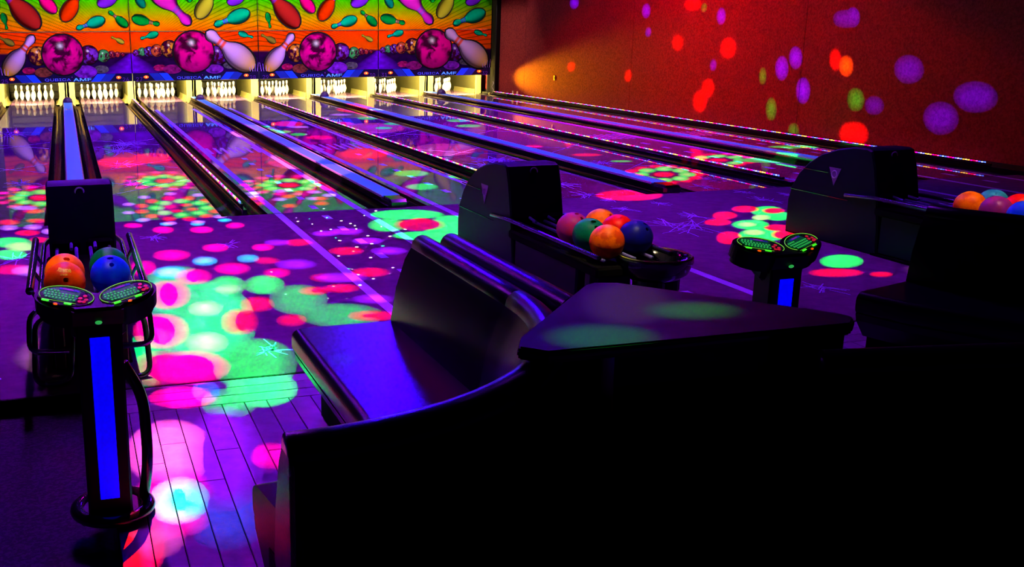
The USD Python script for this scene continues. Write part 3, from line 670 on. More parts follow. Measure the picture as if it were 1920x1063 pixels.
# ------------------------------------------------------------------ materials
def pm(name, color, rough=.5, metallic=0.0, coat=0.0, emit=None, strength=0.0, spec=.5, bump=None, vary=None, tint=False):
    """Principled material. bump: (scale, strength); vary: (scale, second colour, low, high) mottles the colour."""
    nodes = {'p': ('principled_bsdf', {'base_color': color, 'roughness': rough, 'metallic': metallic, 'coat_weight': coat, 'specular_ior_level': spec})}
    links = []
    if emit is not None: nodes['p'][1].update(emission_color=emit, emission_strength=strength)
    if bump or vary: nodes['tc'] = ('texture_coordinate', {})
    if vary:
        sc, c2, lo, hi = vary
        nodes['n'] = ('noise_texture', {'scale': sc, 'detail': 4.0, 'roughness': .6})
        nodes['r'] = ('rgb_ramp', {'ramp': [(0, color), (lo, color), (hi, c2), (1, c2)]})
        links += [('tc.object', 'n.vector'), ('n.fac', 'r.fac'), ('r.color', 'p.base_color')]
    if bump:
        nodes['bn'] = ('noise_texture', {'scale': bump[0], 'detail': 3.0}); nodes['b'] = ('bump', {'strength': bump[1], 'distance': .002})
        links += [('tc.object', 'bn.vector'), ('bn.fac', 'b.height'), ('b.normal', 'p.normal')]
    if tint:
        nodes['at'] = ('attribute', {'attribute': 'tint'})
        links += [('at.color', 'p.base_color')] if emit is None else [('at.color', 'p.emission_color')]
    return usdkit.material(stage, f'/World/Looks/{name}', nodes, links, surface='p.BSDF')
M = {}
M['lane'] = pm('lane', (.17, .072, .16), .03, bump=(3.0, .008), vary=(6.0, (.22, .10, .20), .35, .7), spec=.18)
M['approach'] = pm('approach', (.17, .078, .16), .2, bump=(5.0, .03), vary=(9.0, (.23, .11, .2), .35, .7), spec=.0)
M['plank'] = pm('plank', (.30, .15, .29), .35, vary=(14.0, (.40, .22, .39), .3, .7), spec=.08)
M['plank_b'] = pm('plank_b', (.25, .12, .24), .35, vary=(17.0, (.36, .19, .35), .3, .7), spec=.08)
M['carpet'] = pm('carpet', (.022, .010, .035), .95, bump=(180., .6), vary=(60.0, (.06, .015, .07), .45, .6))
M['black'] = pm('black', (.003, .003, .003), .45, spec=.25)
M['black_gloss'] = pm('black_gloss', (.008, .008, .010), .12)
M['vinyl'] = pm('vinyl', (.002, .002, .006), .26, bump=(260., .25), spec=.12)
M['laminate'] = pm('laminate', (.030, .026, .010), .36, spec=.25, vary=(240.0, (.012, .012, .014), .45, .55))
M['plinth'] = pm('plinth', (.002, .002, .002), .9, spec=.05)
M['fabric'] = pm('fabric', (.003, .003, .003), .9, bump=(120., 1.2), spec=.1)
M['hood'] = pm('hood', (.002, .0015, .014), .5, bump=(300., .2), spec=.12)
usdkit.material(stage, '/World/Looks/gutter', {'d': ('diffuse_bsdf', {'color': (.004, .003, .006)}), 'g': ('glossy_bsdf', {'color': (.13, .10, .09), 'roughness': .10}), 'a': ('add_closure', {})}, [('d.BSDF', 'a.closure1'), ('g.BSDF', 'a.closure2')], surface='a.closure')
M['gutter'] = UsdShade.Material.Get(stage, '/World/Looks/gutter')
M['capping'] = pm('capping', (.07, .24, .98), .3, spec=.08, emit=(.03, .24, 1.0), strength=.22)  # weak emission added so the strip glows as under black light
M['cap_edge'] = pm('cap_edge', (.75, .7, .85), .15)
M['glow_paint'] = pm('glow_paint', (.55, .55, .98), .4)
M['pin'] = pm('pin', (.92, .90, .85), .22)
M['pin_stripe'] = pm('pin_stripe', (.6, .05, .05), .3)
M['deck_white'] = pm('deck_white', (.28, .24, .07), .5)
M['deck_panel'] = pm('deck_panel', (.065, .060, .016), .6, spec=.1, vary=(5.0, (.06, .055, .014), .4, .6))
M['pit'] = pm('pit', (.035, .028, .012), .8)
M['pit_dark'] = pm('pit_dark', (.012, .010, .008), .8)
M['print'] = pm('print', (1, 1, 1), .8, spec=0.0, tint=True)
M['board'] = pm('board', (.05, .05, .05), .6)
M['sign_blue'] = pm('sign_blue', (.01, .02, .2), .3, emit=(.0, .01, .5), strength=.55)
M['sign_chevron'] = pm('sign_chevron', (.01, .04, .5), .3, emit=(.0, .02, 1), strength=.85)
M['sign_dark'] = pm('sign_dark', (.004, .004, .03), .3, emit=(.0, .0, .2), strength=.05)
M['sign_letter'] = pm('sign_letter', (.1, .2, .8), .3, emit=(.04, .22, 1.0), strength=1.3)
M['sign_letter_dim'] = pm('sign_letter_dim', (.1, .1, .8), .3, emit=(.05, .06, .85), strength=.8)
M['sign_number'] = pm('sign_number', (.08, .02, .2), .3, emit=(.09, .01, .32), strength=.55)
M['lamp_red'] = pm('lamp_red', (.9, .05, .01), .3, emit=(1, .05, .0), strength=2.6)
M['lamp_core'] = pm('lamp_core', (.9, .5, .1), .3, emit=(1, .55, .1), strength=3.5)
M['wall_red'] = pm('wall_red', (.40, .050, .040), (.8), bump=(90., .5), spec=.03, vary=(28.0, (.22, .025, .024), .35, .65))
M['wall_dark'] = pm('wall_dark', (.02, .02, .03), .85)
M['ceiling'] = pm('ceiling', (.015, .015, .02), .9)
M['chrome'] = pm('chrome', (.5, .5, .55), .12, metallic=1.0)
M['rail_metal'] = pm('rail_metal', (.10, .10, .20), .16, metallic=.9)
M['track'] = pm('track', (.16, .14, .45), .2)
M['strip_blue'] = pm('strip_blue', (.02, .02, .7), .5, emit=(.0, .0, 1), strength=.9)  # emission put into the plastic strip for its black-light glow
M['key_green'] = pm('key_green', (.05, .4, .1), .5, emit=(.03, .45, .08), strength=.75)
M['key_dark'] = pm('key_dark', (.01, .05, .02), .5, emit=(.0, .06, .02), strength=.7)
M['pill_green'] = pm('pill_green', (.1, .8, .1), .5, emit=(.06, 1, .02), strength=1.0)
M['outline'] = pm('outline', (.2, .5, .1), .5, emit=(.16, .50, .03), strength=.9)
M['key_red'] = pm('key_red', (.5, .02, .04), .5, emit=(.55, .01, .03), strength=.75)
M['key_orange'] = pm('key_orange', (.9, .15, .02), .5, emit=(1, .12, .0), strength=.9)
M['key_violet'] = pm('key_violet', (.3, .03, .4), .5, emit=(.25, .01, .35), strength=.7)
M['key_blue'] = pm('key_blue', (.05, .05, .5), .5, emit=(.02, .02, .40), strength=.5)
M['led'] = pm('led', (.1, .1, .1), .5, emit=(1, 1, 1), strength=3.6, tint=True)
M['emblem'] = pm('emblem', (.30, .06, .45), .4)
M['emblem_red'] = pm('emblem_red', (.55, .03, .10), .4)
M['emblem_ring'] = pm('emblem_ring', (.65, .35, .8), .4)
M['yellow_metal'] = pm('yellow_metal', (.8, .7, .3), .4)
M['dome'] = pm('dome', (.05, .01, .09), .35)
M['script'] = pm('script', (.62, .42, .01), .4)
M['gobo'] = pm('gobo', (.01, .01, .01), .8)
M['lens_off'] = pm('lens_off', (.02, .02, .03), .1)
usdkit.material(stage, '/World/Looks/gel', {'at': ('attribute', {'attribute': 'tint'}), 't': ('transparent_bsdf', {})}, [('at.color', 't.color')], surface='t.BSDF')
M['gel'] = UsdShade.Material.Get(stage, '/World/Looks/gel')
usdkit.material(stage, '/World/Looks/tube_glow', {'e': ('emission', {'color': (.3, .1, 1), 'strength': 1.5})}, [], surface='e.emission')
M['tube_glow'] = UsdShade.Material.Get(stage, '/World/Looks/tube_glow')

# ------------------------------------------------------------------ the setting
CEIL = 5.0
WX = 9.95           # right wall
def structure(name, m, mat, parent=None): return part(parent, name, m, mat, kind='structure' if parent is None else None)
structure('ceiling', bx(-14, WX+.3, -15, 22, CEIL, CEIL+.1), M['ceiling'])
structure('wall_back', bx(-14, WX+.3, -15.1, -15, -.3, CEIL), M['wall_dark'])
structure('wall_front', bx(-14, WX+.3, 21.8, 22, -.3, CEIL), M['wall_dark'])
structure('wall_left', bx(-14.1, -14, -15, 22, -.3, CEIL), M['wall_dark'])
# right wall: red panels with thin joints on a dark backing
wr = thing('wall_right', kind='structure')
part(wr, 'backing', bx(WX+.012, WX+.3, -15, 21.8, -.3, CEIL), M['wall_dark'])
for y0, y1 in ((-15, -6.2), (-6.2, -.9), (-.9, 4.4), (4.4, 9.7), (9.7, 15.0), (15.0, 21.8)):
    part(wr, 'panel', rbx(WX, WX+.012, y0+.004, y1-.004, -.02, CEIL, .003), M['wall_red'])
structure('baseboard_right', rbx(WX-.03, WX, -14.9, 21.7, -.12, .085, .006), M['black'])
structure('trim_1', rbx(9.82, WX-.001, 16.62, 17.2, -.1, 3.6, .01), M['black'])
# sub floor below everything, lane bed, carpet
structure('floor_bed', bx(-8, WX, .0, 21.8, -.30, -.165), M['pit_dark'])
structure('floor_carpet', cat(bx(-14, -1.585, -15, -4.885, -.22, -.09)), M['carpet'])
ap = thing('floor_approach', kind='structure')
part(ap, 'surface', rbx(-8, WX-.031, -4.872, -.008, -.12, 0, .004), M['approach'])
part(ap, 'riser', bx(-8, WX-.031, -4.885, -4.872, -.2, -.004), M['plinth'])
# planks of the seating area
fl = thing('floor', kind='structure')
part(fl, 'base', bx(-1.585, WX, -15, -4.885, -.22, -.012), M['plinth'])
yy = -4.89
for k in range(3):                                   # boards along the edge of the approach
    x = -1.585
    while x < 4.0:
        ln = rng.uniform(.9, 1.5); x1 = min(x+ln, 4.0)
        part(fl, 'plank', rbx(x+.002, x1-.002, yy-.115, yy-.003, -.012, 0 if k else -.001, .0025), M['plank'] if rng.random() < .55 else M['plank_b']); x = x1
    yy -= .118
x = -1.585
while x < 4.0:
    y = yy
    while y > -9.0:
        y1 = max(y - rng.uniform(.9, 1.6), -9.2) if y < yy else y - rng.uniform(.4, 1.4)
        part(fl, 'plank', rbx(x+.002, x+.112, y1+.002, y-.002, -.012, rng.uniform(-.0008, 0), .0025), M['plank'] if rng.random() < .55 else M['plank_b']); y = y1
    x += .114
part(fl, 'plank_field', cat(bx(4.0, WX, -15, -4.89, -.012, -.001), bx(-1.585, 4.0, -15, -9.2, -.012, -.001)), M['plank'])

# ------------------------------------------------------------------ lanes
ORD = dict(zip(range(25, 33), ('leftmost lane in view', 'second lane from the left', 'third lane from the left', 'fourth lane from the left', 'fifth lane from the left', 'third lane from the red wall', 'second lane from the red wall', 'lane beside the red wall')))
PAIR = dict(zip((-1, 0, 1, 2), ('leftmost', 'second from the left', 'third from the left', 'rightmost')))
WIDE = dict(zip((-1, 0, 1, 2), ('straight ahead of the left ball return', 'ending beside the middle ball return', 'running above the middle ball return', 'next to the red wall')))
def strip_flat(x0, x1, y0, y1, z): return bx(x0, x1, y0, y1, z-.003, z)
def stroke(p, q, w, z):
    p, q = np.array(p, float), np.array(q, float); d = (q-p)/np.linalg.norm(q-p); n = np.array([-d[1], d[0]])*w/2
    return prism(Polygon([p+n, q+n, q-n, p-n]), .0012, z)
def scribble(cx, cy, a, b, z, n=15, w=.011, seed=0):
    r = random.Random(seed); ms = []
    for i in range(n):
        t = r.uniform(0, 2*PI); l0, l1 = r.uniform(-.35, .1), r.uniform(.55, 1.0)
        o = (r.uniform(-.3, .3), r.uniform(-.3, .3))
        ms.append(stroke((cx+a*(o[0]+l0*math.cos(t)), cy+b*(o[1]+l0*math.sin(t))), (cx+a*(o[0]+l1*math.cos(t)), cy+b*(o[1]+l1*math.sin(t))), w, z))
    return cat(*ms)
LANES = {}
STRIPED = (27, 28, 31, 32)
for n in range(25, 33):
    cx = lane_x(n)
    ln = thing('bowling_lane', f'glossy dark bowling lane, the {ORD[n]}'+(', with violet edge stripes' if n in STRIPED else ', with scribbled stars'), 'bowling lane', 'bowling lanes')
    LANES[n] = ln
    part(ln, 'lane_bed', rbx(cx-LW/2, cx+LW/2, .0, 19.25, -.10, 0, .004), M['lane'])
    if n in STRIPED:
        for s in (-1, 1): part(ln, 'edge_stripe', strip_flat(cx+s*.43-.04, cx+s*.43+.04, .02, 14.2, .0008), M['glow_paint'])
        for k in range(8):
            y = .26+.61*k; part(ln, 'dash', strip_flat(cx-.035, cx+.035, y-.10, y+.10, .0008), M['glow_paint'])
        for k in range(7):
            part(ln, 'arrow_mark', strip_flat(cx-.36+.12*k-.022, cx-.36+.12*k+.022, 5.25, 6.0, .0008), M['glow_paint'])
    else:
        for k, y in enumerate((2.2, 4.3, 7.2)):
            part(ln, 'cross_mark', cat(stroke((cx-.5, y+.55), (cx+.5, y-.45), .012, 0), stroke((cx-.5, y-.5), (cx+.5, y+.5), .012, 0)), M['glow_paint'])
for k, (x, y, a, b) in enumerate(STARS):
    if y < -.05: host = ap
    else: host = LANES[min(LANES, key=lambda n: abs(lane_x(n)-x))]
    if y > -.05 and abs(lane_x(min(LANES, key=lambda n: abs(lane_x(n)-x)))-x)+a*.9 > LW/2:
        c = lane_x(min(LANES, key=lambda n: abs(lane_x(n)-x))); x = c+math.copysign(max(0, LW/2-a*1.1), x-c)
    part(host, 'star_decal', scribble(x, y, a*1.05, b*1.05, .0002, 26 if a > .3 else 15, .010, 100+k), M['glow_paint'])
for n in STRIPED:
    cx = lane_x(n)
    for s in (-1, 1): part(ap, 'edge_stripe', strip_flat(cx+s*.43-.04, cx+s*.43+.04, -4.86, -.01, .0008), M['glow_paint'])
    for k in range(8): part(ap, 'dash', strip_flat(cx-.035, cx+.035, -.35-.61*k-.10, -.35-.61*k+.10, .0008), M['glow_paint'])

def gutter(cx, r, name_label):
    prof = [(r*math.cos(a), -.002-.095*math.sin(a)) for a in np.linspace(0, PI, 13)]
    prof += [((r+.003)*math.cos(a), -.005-.098*math.sin(a)) for a in np.linspace(PI, 0, 13)]
    v = []
    for y in (.0, 17.38): v += [(cx+p[0], y, p[1]) for p in prof]
    k = len(prof); f = []
    for j in range(k): a, b = j, (j+1) % k; f += [(a, b, k+b), (a, k+b, k+a)]
    m = trimesh.Trimesh(v, f, process=False)
    t = part(None, 'gutter', m, M['gutter'], smooth=50)
    data(t, label=name_label, category='gutter', group='bowling lane gutters')
for n in range(25, 33):
    cx = lane_x(n); odd = n % 2
    left, right = (cx-LW/2-.103, cx+LW/2+.103)
    gutter(left, .099, f'black glossy gutter on the left of the {ORD[n]}')
    gutter(right, .099, f'black glossy gutter on the right of the {ORD[n]}')

# wide blue cappings over the ball track, between the two lanes of a pair
MS = {}
for k, (a, b) in zip((-1, 0, 1, 2), ((25, 26), (27, 28), (29, 30), (31, 32))):
    cx = k*W + W/2
    t = thing('ball_track_capping', f'long blue capping strip {WIDE[k]}', 'capping', 'blue cappings')
    part(t, 'body', rbx(cx-.105, cx+.105, .10, 17.38, -.10, .075, .01), M['gutter'])
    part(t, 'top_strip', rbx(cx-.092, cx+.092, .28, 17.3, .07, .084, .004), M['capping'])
    for s in (-1, 1): part(t, 'edge_bead', rbx(cx+s*.098-.006, cx+s*.098+.006, .28, 17.3, .06, .088, .003), M['cap_edge'])
    part(t, 'end_block', rbx(cx-.112, cx+.112, -.03, .28, -.02, .086, .03), M['black_gloss'])
    part(t, 'dome', lathe([(.0, 0), (.125, 0), (.12, .05), (.10, .10), (.06, .14), (0, .155)][::-1], 18).apply_translation((cx, 16.2, .06)), M['dome'], smooth=True)
    if k == -1:
        l = flat_text('M', .12, .5, .002, True); l.apply_translation((cx, 13.9, .084)); part(t, 'letter', l, M['cap_edge'], label='white letter M')
# narrow dividers with light strips
def led_strip(x, y0, y1, z, label, sx=.007):
    t = thing('light_strip', label, 'light strip', 'dotted light strips')
    part(t, 'channel', rbx(x-.018, x+.018, y0-.1, y1+.1, z-.03, z, .004), M['black_gloss'])
    pal = [(.05, .12, 1), (.2, .35, 1), (.03, .06, 1), (1, .03, .30), (1, .0, .05), (1, .0, .25), (1, .30, .03), (1, .5, .12), (1, .28, .02), (.1, .15, 1), (.35, .35, 1), (.1, .1, 1), (1, .0, .5), (1, .0, .08), (.8, .02, .7)]
    vs, fs, cs = [], [], []
    b = trimesh.creation.box((sx*2, .018, .016)); k = 0
    for y in np.arange(y0, y1, .042):
        vs.append(b.vertices+[x, y, z+.005]); fs.append(b.faces+8*k); c = pal[k % len(pal)]; cs += [c]*8; k += 1
    part(t, 'led_row', (np.vstack(vs), np.vstack(fs)), M['led'], kind='stuff', tint=cs)
    return t
for k, (a, b) in zip((-1, 0, 1, 2), ((24, 25), (26, 27), (28, 29), (30, 31))):
    cx = k*W
    t = part(None, 'lane_divider', cat(rbx(cx-.028, cx+.028, .02, 17.38, -.10, .05, .006)), M['black_gloss'])
    data(t, label=f'narrow black divider rail, {PAIR[k]} of four', category='divider', group='narrow lane dividers')
    led_strip(cx, .30, 16.9, .082, f'dotted coloured light strip on the {PAIR[k]} narrow divider')
t = part(None, 'lane_divider', rbx(9.735, 9.86, -.2, 17.3, -.1, .05, .006), M['black_gloss']); data(t, label='black edge rail between the last lane and the red wall', category='divider')
led_strip(9.80, .55, 16.6, .082, 'dotted coloured light strip along the foot of the red wall', .009)

# ------------------------------------------------------------------ pin decks
PIN = [(0, 0), (.0258, 0), (.0275, .006), (.0360, .030), (.0470, .060), (.0570, .090), (.0605, .114), (.0580, .145), (.0500, .180), (.0370, .215), (.0270, .240), (.0232, .254), (.0240, .275), (.0285, .305), (.0322, .335), (.0310, .355), (.0250, .370), (.0140, .379), (0, .381)]
def pin_r(z): return np.interp(z, [p[1] for p in PIN[1:]], [p[0] for p in PIN[1:]])
def make_pin(loc, label, group):
    t = thing('bowling_pin', label, 'bowling pin', group, loc=loc)
    part(t, 'body', lathe(PIN, 20), M['pin'], smooth=40)
    for z in (.247, .266): part(t, 'neck_stripe', lathe([(pin_r(z-.005)-.004, z-.005), (pin_r(z-.005)+.0006, z-.005), (pin_r(z+.005)+.0006, z+.005), (pin_r(z+.005)-.004, z+.005)], 20), M['pin_stripe'])
    return t
spots10 = [(0, 0, 'head pin at the front')] + [(s*.1524, .264, f'{w} pin of the second row') for s, w in ((-1, 'left'), (1, 'right'))] + \
    [(s*.3048, .528, f'{w} pin of the third row') for s, w in ((-1, 'left'), (0, 'middle'), (1, 'right'))] + \
    [(-.4572+.3048*k, .792, f'{w} pin of the back row') for k, w in enumerate(('leftmost', 'second', 'third', 'rightmost'))]
first = None
for n in range(25, 33):
    for dx, dy, where in spots10:
        loc = (lane_x(n)+dx, 18.288+dy, .0005); lab = f'white pin, {where}, {ORD[n]}'
        if first is None: first = make_pin(loc, lab, 'white bowling pins')
        else: copy_of(first, 'bowling_pin', loc, 0, lab, 'bowling pin', 'white bowling pins')
# side walls of the pin decks
def kickback(cx, w, label, post):
    t = thing('pin_deck_wall', label, 'partition', 'side walls of the pin decks')
    part(t, 'panel', rbx(cx-w/2, cx-w/2+.03, 17.46, 19.9, -.1, .95, .004), M['deck_panel'])
    part(t, 'panel', rbx(cx+w/2-.03, cx+w/2, 17.46, 19.9, -.1, .95, .004), M['deck_panel'])
    if w > .3:
        for s in (-1, 1): part(t, 'front_post', rbx(cx+s*(w/2-.075)-.07, cx+s*(w/2-.075)+.07, 17.40, 17.47, -.1, .95, .006), M['deck_white'])
        part(t, 'centre_strut', tube([(cx-.012, 17.45, .06), (cx+.004, 17.45, .9)], .012, 8), M['deck_white'])
    else:
        part(t, 'front_post', rbx(cx-w/2, cx+w/2, 17.40, 17.47, -.1, .95, .006), M['deck_white'])
    for s in (-1, 1):                      # flared foot that runs into the gutter
        p = Polygon([(0, 0), (.10, 0), (.06, .012), (.03, .04), (.012, .09), (0, .17)])
        m = prism(p, 1.6); v = m.vertices; m.vertices = np.c_[cx+s*(w/2+v[:, 0]), 17.5+v[:, 2], v[:, 1]-.06]; m.fix_normals()
        part(t, 'flared_foot', m, M['deck_white'])
    if post: part(t, 'sign_post', tube([(cx+.015, HY+.03, .05), (cx+.015, HY+.03, HB+.01)], .013, 8), M['pit_dark'])
for k, (a, b) in zip((-1, 0, 1, 2), ((24, 25), (26, 27), (28, 29), (30, 31))): kickback(k*W, .19, f'narrow lit pin-deck wall behind the {PAIR[k]} narrow divider', k >= 0)
for k, (a, b) in zip((-1, 0, 1, 2), ((25, 26), (27, 28), (29, 30), (31, 32))): kickback(k*W+W/2, .40, f'wide lit pin-deck wall behind the blue capping {WIDE[k]}', False)
kickback(3*W-.06, .16, 'lit pin-deck wall closest to the red wall', True)
t = thing('sign_post', 'thin pale upright rod under the right end of the lane signs', 'post')
part(t, 'rod', tube([(9.715, HY+.02, .0), (9.715, HY+.02, HB)], .012, 8), M['deck_panel']); part(t, 'foot', rbx(9.70, 9.73, HY-.03, HY+.06, -.1, .06, .005), M['deck_white'])
# pit behind the pins: cushion curtain with its slats
for n in range(25, 33):
    cx = lane_x(n); t = thing('pit_cushion', f'dark padded curtain behind the pins of the {ORD[n]}', 'pit curtain', 'pit curtains')
    part(t, 'backing', bx(cx-.68, cx+.68, 20.0, 20.06, -.2, 1.2), M['pit_dark'])
    for j in range(5): part(t, 'pad', rbx(cx-.66, cx+.66, 19.94, 20.0, -.05+.2*j, .11+.2*j, .015), M['pit'])
    part(t, 'pin_deck_tail', rbx(cx-LW/2, cx+LW/2, 19.25, 19.5, -.1, -.002, .003), M['deck_panel'])

# ------------------------------------------------------------------ lane signs
for k, (a, b) in zip((-1, 0, 1, 2), ((25, 26), (27, 28), (29, 30), (31, 32))):
    x0 = k*W; t = thing('lane_sign', f'blue lane sign with lit lettering and two red lamps, {PAIR[k]} of four', 'sign', 'blue lane signs')
    y = HY
    part(t, 'board', rbx(x0+.004, x0+W-.004, y, y+.06, HB, HT, .006), M['sign_dark'])
    zc, hh = (HB+HT)/2, (HT-HB)/2-.006
    def quad(u0, u1, sl):  # slanted blue field
        return stand_up(prism(Polygon([(x0+u0*W, zc+hh), (x0+u1*W, zc+hh), (x0+(u1+sl)*W, zc-hh), (x0+(u0+sl)*W, zc-hh)]), .002)).apply_translation((0, y-.001, 0))
    part(t, 'blue_field', quad(.125, .20, .05), M['sign_blue']); part(t, 'blue_field', quad(.80, .875, -.05), M['sign_blue'])
    part(t, 'chevron', quad(.205, .27, .05), M['sign_chevron']); part(t, 'chevron', quad(.735, .80, -.05), M['sign_chevron'])
    l = stand_up(flat_text('QUBICA', .62, .062, .003)); l.apply_translation((x0+W*.515-.245, y-.001, zc-.034)); part(t, 'lettering', l, M['sign_letter_dim'], label='dim blue outlined word QUBICA')
    l = stand_up(flat_text('AMF', .44, .070, .003, True)); l.apply_translation((x0+W*.515+.345, y-.001, zc-.036)); part(t, 'lettering', l, M['sign_letter'], label='bright blue word AMF')
    part(t, 'lettering_dot', stand_up(prism(Point(0, 0).buffer(.011), .003)).apply_translation((x0+W*.515+.098, y-.001, zc+.028)), M['key_violet'])
    for u, num in ((.052, a), (.948, b)):
        l = stand_up(flat_text(str(num), .155, .10, .003)); l.apply_translation((x0+W*u, y-.001, zc-.052)); part(t, 'lane_number', l, M['sign_number'])
    for u in (.105, .895):
        m = trimesh.creation.icosphere(2, 1); m.apply_scale((.062, .018, .038)); m.apply_translation((x0+u*W, y-.004, zc)); lm = part(t, 'lamp', m, M['lamp_red'], smooth=True)
        m = trimesh.creation.icosphere(2, 1); m.apply_scale((.018, .010, .016)); m.apply_translation((x0+u*W, y-.020, zc)); part(lm, 'lamp_core', m, M['lamp_core'], smooth=True)

# ------------------------------------------------------------------ printed masking panels
class Print:
    """A flat print: coloured vertices in panel coordinates (u, v), each shape a hair in front of the one before."""
    def __init__(s): s.v, s.f, s.c, s.n, s.k = [], [], [], 0, 0
    def grid(s, P, C):
        a, b = P.shape[:2]; s.k += 1
        s.v.append(np.c_[P.reshape(-1, 2), np.full(a*b, s.k)])
        s.c.append(np.clip(C.reshape(-1, 3), 0, 1))
        for i in range(a-1):
            for j in range(b-1):
                q = s.n+i*b+j; s.f += [(q, q+1, q+b+1), (q, q+b+1, q+b)]
        s.n += a*b
    def pin(s, u, v, ln, deg, col, stripe=None, edge=None, fat=1.0, tail=None):
        """Pin drawn from its foot at (u, v); deg is the direction of the head."""
        d = np.array([math.cos(math.radians(deg)), math.sin(math.radians(deg))]); nn = np.array([-d[1], d[0]])
        for grow, dark in ((1.16, True), (1.0, False)):
            tt = np.linspace(0, 1, 40); ss = np.linspace(-1, 1, 11)
            body = .175*np.sqrt(np.clip(1-((tt-.31)/.315)**2, 0, 1)); head = .088*np.sqrt(np.clip(1-((tt-.885)/.117)**2, 0, 1))
            neck = np.where((tt > .3) & (tt < .9), .058+.05*np.exp(-((tt-.52)/.09)**2), 0)
            r = np.maximum(np.maximum(body, head), neck)
            r = np.convolve(np.pad(r, 2, mode='edge'), [.1, .2, .4, .2, .1], 'valid'); r[0] = r[-1] = .004; r = r*ln*fat*grow
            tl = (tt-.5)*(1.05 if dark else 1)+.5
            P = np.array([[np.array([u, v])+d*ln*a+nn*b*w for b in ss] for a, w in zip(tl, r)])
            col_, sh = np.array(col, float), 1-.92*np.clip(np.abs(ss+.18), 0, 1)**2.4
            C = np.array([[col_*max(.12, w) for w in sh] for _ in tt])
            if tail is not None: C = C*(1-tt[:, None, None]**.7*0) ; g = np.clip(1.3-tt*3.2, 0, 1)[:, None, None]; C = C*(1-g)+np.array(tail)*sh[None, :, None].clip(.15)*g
            if stripe is not None:
                for i in range(len(tt)):
                    if .62 < tt[i] < .67 or .70 < tt[i] < .75: C[i] = np.array(stripe)*sh[:, None].clip(.3)
            if dark: C = np.full_like(C, .012)
            s.grid(P, C)
    def ball(s, u, v, r, col, seed, dark=(.06, 0, .025), marble=1.0):
        for g, dk in ((1.07, True), (1, False)):
            R, T = np.linspace(0, r*g, 13), np.linspace(0, 2*PI, 37)
            P = np.array([[(u+q*math.cos(t), v+q*math.sin(t)) for t in T] for q in R])
            pts = np.dstack([(P-[u, v])/r*2.6+seed*3.1, np.full(P.shape[:2], seed*1.7)])
            nz = meshkit.fbm(pts+meshkit.fbm(pts*1.3, 2)[..., None]*1.4, 3)
            m = np.clip((nz-.50)*9*marble+.52, 0, 1)[..., None]
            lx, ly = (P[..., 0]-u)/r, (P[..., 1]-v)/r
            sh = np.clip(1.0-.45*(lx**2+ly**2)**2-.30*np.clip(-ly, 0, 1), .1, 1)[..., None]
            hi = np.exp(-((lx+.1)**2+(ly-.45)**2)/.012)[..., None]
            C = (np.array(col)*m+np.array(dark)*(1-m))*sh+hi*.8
            if dk: C = np.full_like(C, .010)
            s.grid(P, C)
    def blob(s, u, v, a, b, col, seed=1):
        R, T = np.linspace(0, 1, 7), np.linspace(0, 2*PI, 25)
        P = np.array([[(u+a*q*math.cos(t), v+b*q*math.sin(t)) for t in T] for q in R])
        pts = np.dstack([P*60, np.full(P.shape[:2], seed*2.3)]); nz = np.clip(meshkit.fbm(pts, 3)*2.2-.5, .12, 1)[..., None]
        s.grid(P, np.array(col)*nz)
    def emit(s, x0, y, parent):
        v = np.vstack(s.v); c = np.vstack(s.c)
        V = np.c_[x0+v[:, 0]*W, y-.0015-v[:, 2]*.0004, HT+v[:, 1]*W]
        part(parent, 'printed_artwork', (V, np.array(s.f)), M['print'], tint=c)
SEAM, TOP = .318, .78
def field(pr, v0, v1, left):
    u, v = np.linspace(0.002, .998, 300), np.linspace(v0, v1, 90)
    U, V = np.meshgrid(u, v); C = np.zeros(U.shape+(3,))
    st = [(0.0, (.02, .002, .06)), (.115, (.018, .001, .035)), (.150, (.03, .001, .03)), (.165, (.85, .09, .0)), (.30, (1, .045, .0)), (SEAM-.004, (.85, .02, .0)), (SEAM, (1, .14, .0)), (.36, (.85, .22, .0)), (.405, (.60, .30, .0)), (.45, (.34, .36, .0)), (.50, (.12, .40, .0)), (.545, (.04, .44, .0)), (.8, (.01, .42, .01))]
    for k in range(3): C[..., k] = np.interp(V, [s[0] for s in st], [s[1][k] for s in st])
    cu = 1.0 if left else 0.0
    ang = np.arctan2(V-.14, np.abs(U-cu)+1e-6)
    ray = np.clip(np.abs(((ang*26) % 1)-.5)*9-.35, 0, 1)[..., None]
    far = np.clip((np.abs(U-cu)-.12)*3, 0, 1)[..., None]*(V > .17)[..., None]
    C *= 1-far*(1-ray)*np.array([.75, .55, .3])
    # polished lane that runs to the vanishing point at the seam
    low = V < .15
    wedge = np.clip(1.15-np.abs(U-cu)/(np.clip(.155-V, 0, 1)*1.35+.01), 0, 1)*low
    C += wedge[..., None]*np.array([.14, .0, .60])
    C[low] *= (.55+.9*meshkit.fbm(np.c_[U[low]*26, V[low]*40, np.zeros(low.sum())], 3))[:, None]
    pr.grid(np.dstack([U, V]), C)
RED, PINK, ORED, VIO, TEAL, GRN, DGRN = (.40, .012, .012), (.85, .0, .22), (.75, .03, .0), (.16, .01, .62), (.0, .52, .22), (.0, .34, .03), (.0, .16, .02)
OLV, MAG, WHT = (.45, .42, .02), (.62, .01, .50), (.72, .40, .80)
def a_(x, y): return (x-22)/908, (520-y)/908
def b_(x, y): return (x-930)/840, (514-y)/840
def pin2(pr, f, foot, head, col, s=908, **kw):
    p, q = np.array(f(*foot)), np.array(f(*head)); d = q-p
    pr.pin(p[0], p[1], float(np.hypot(*d)), math.degrees(math.atan2(d[1], d[0])), col, **kw)
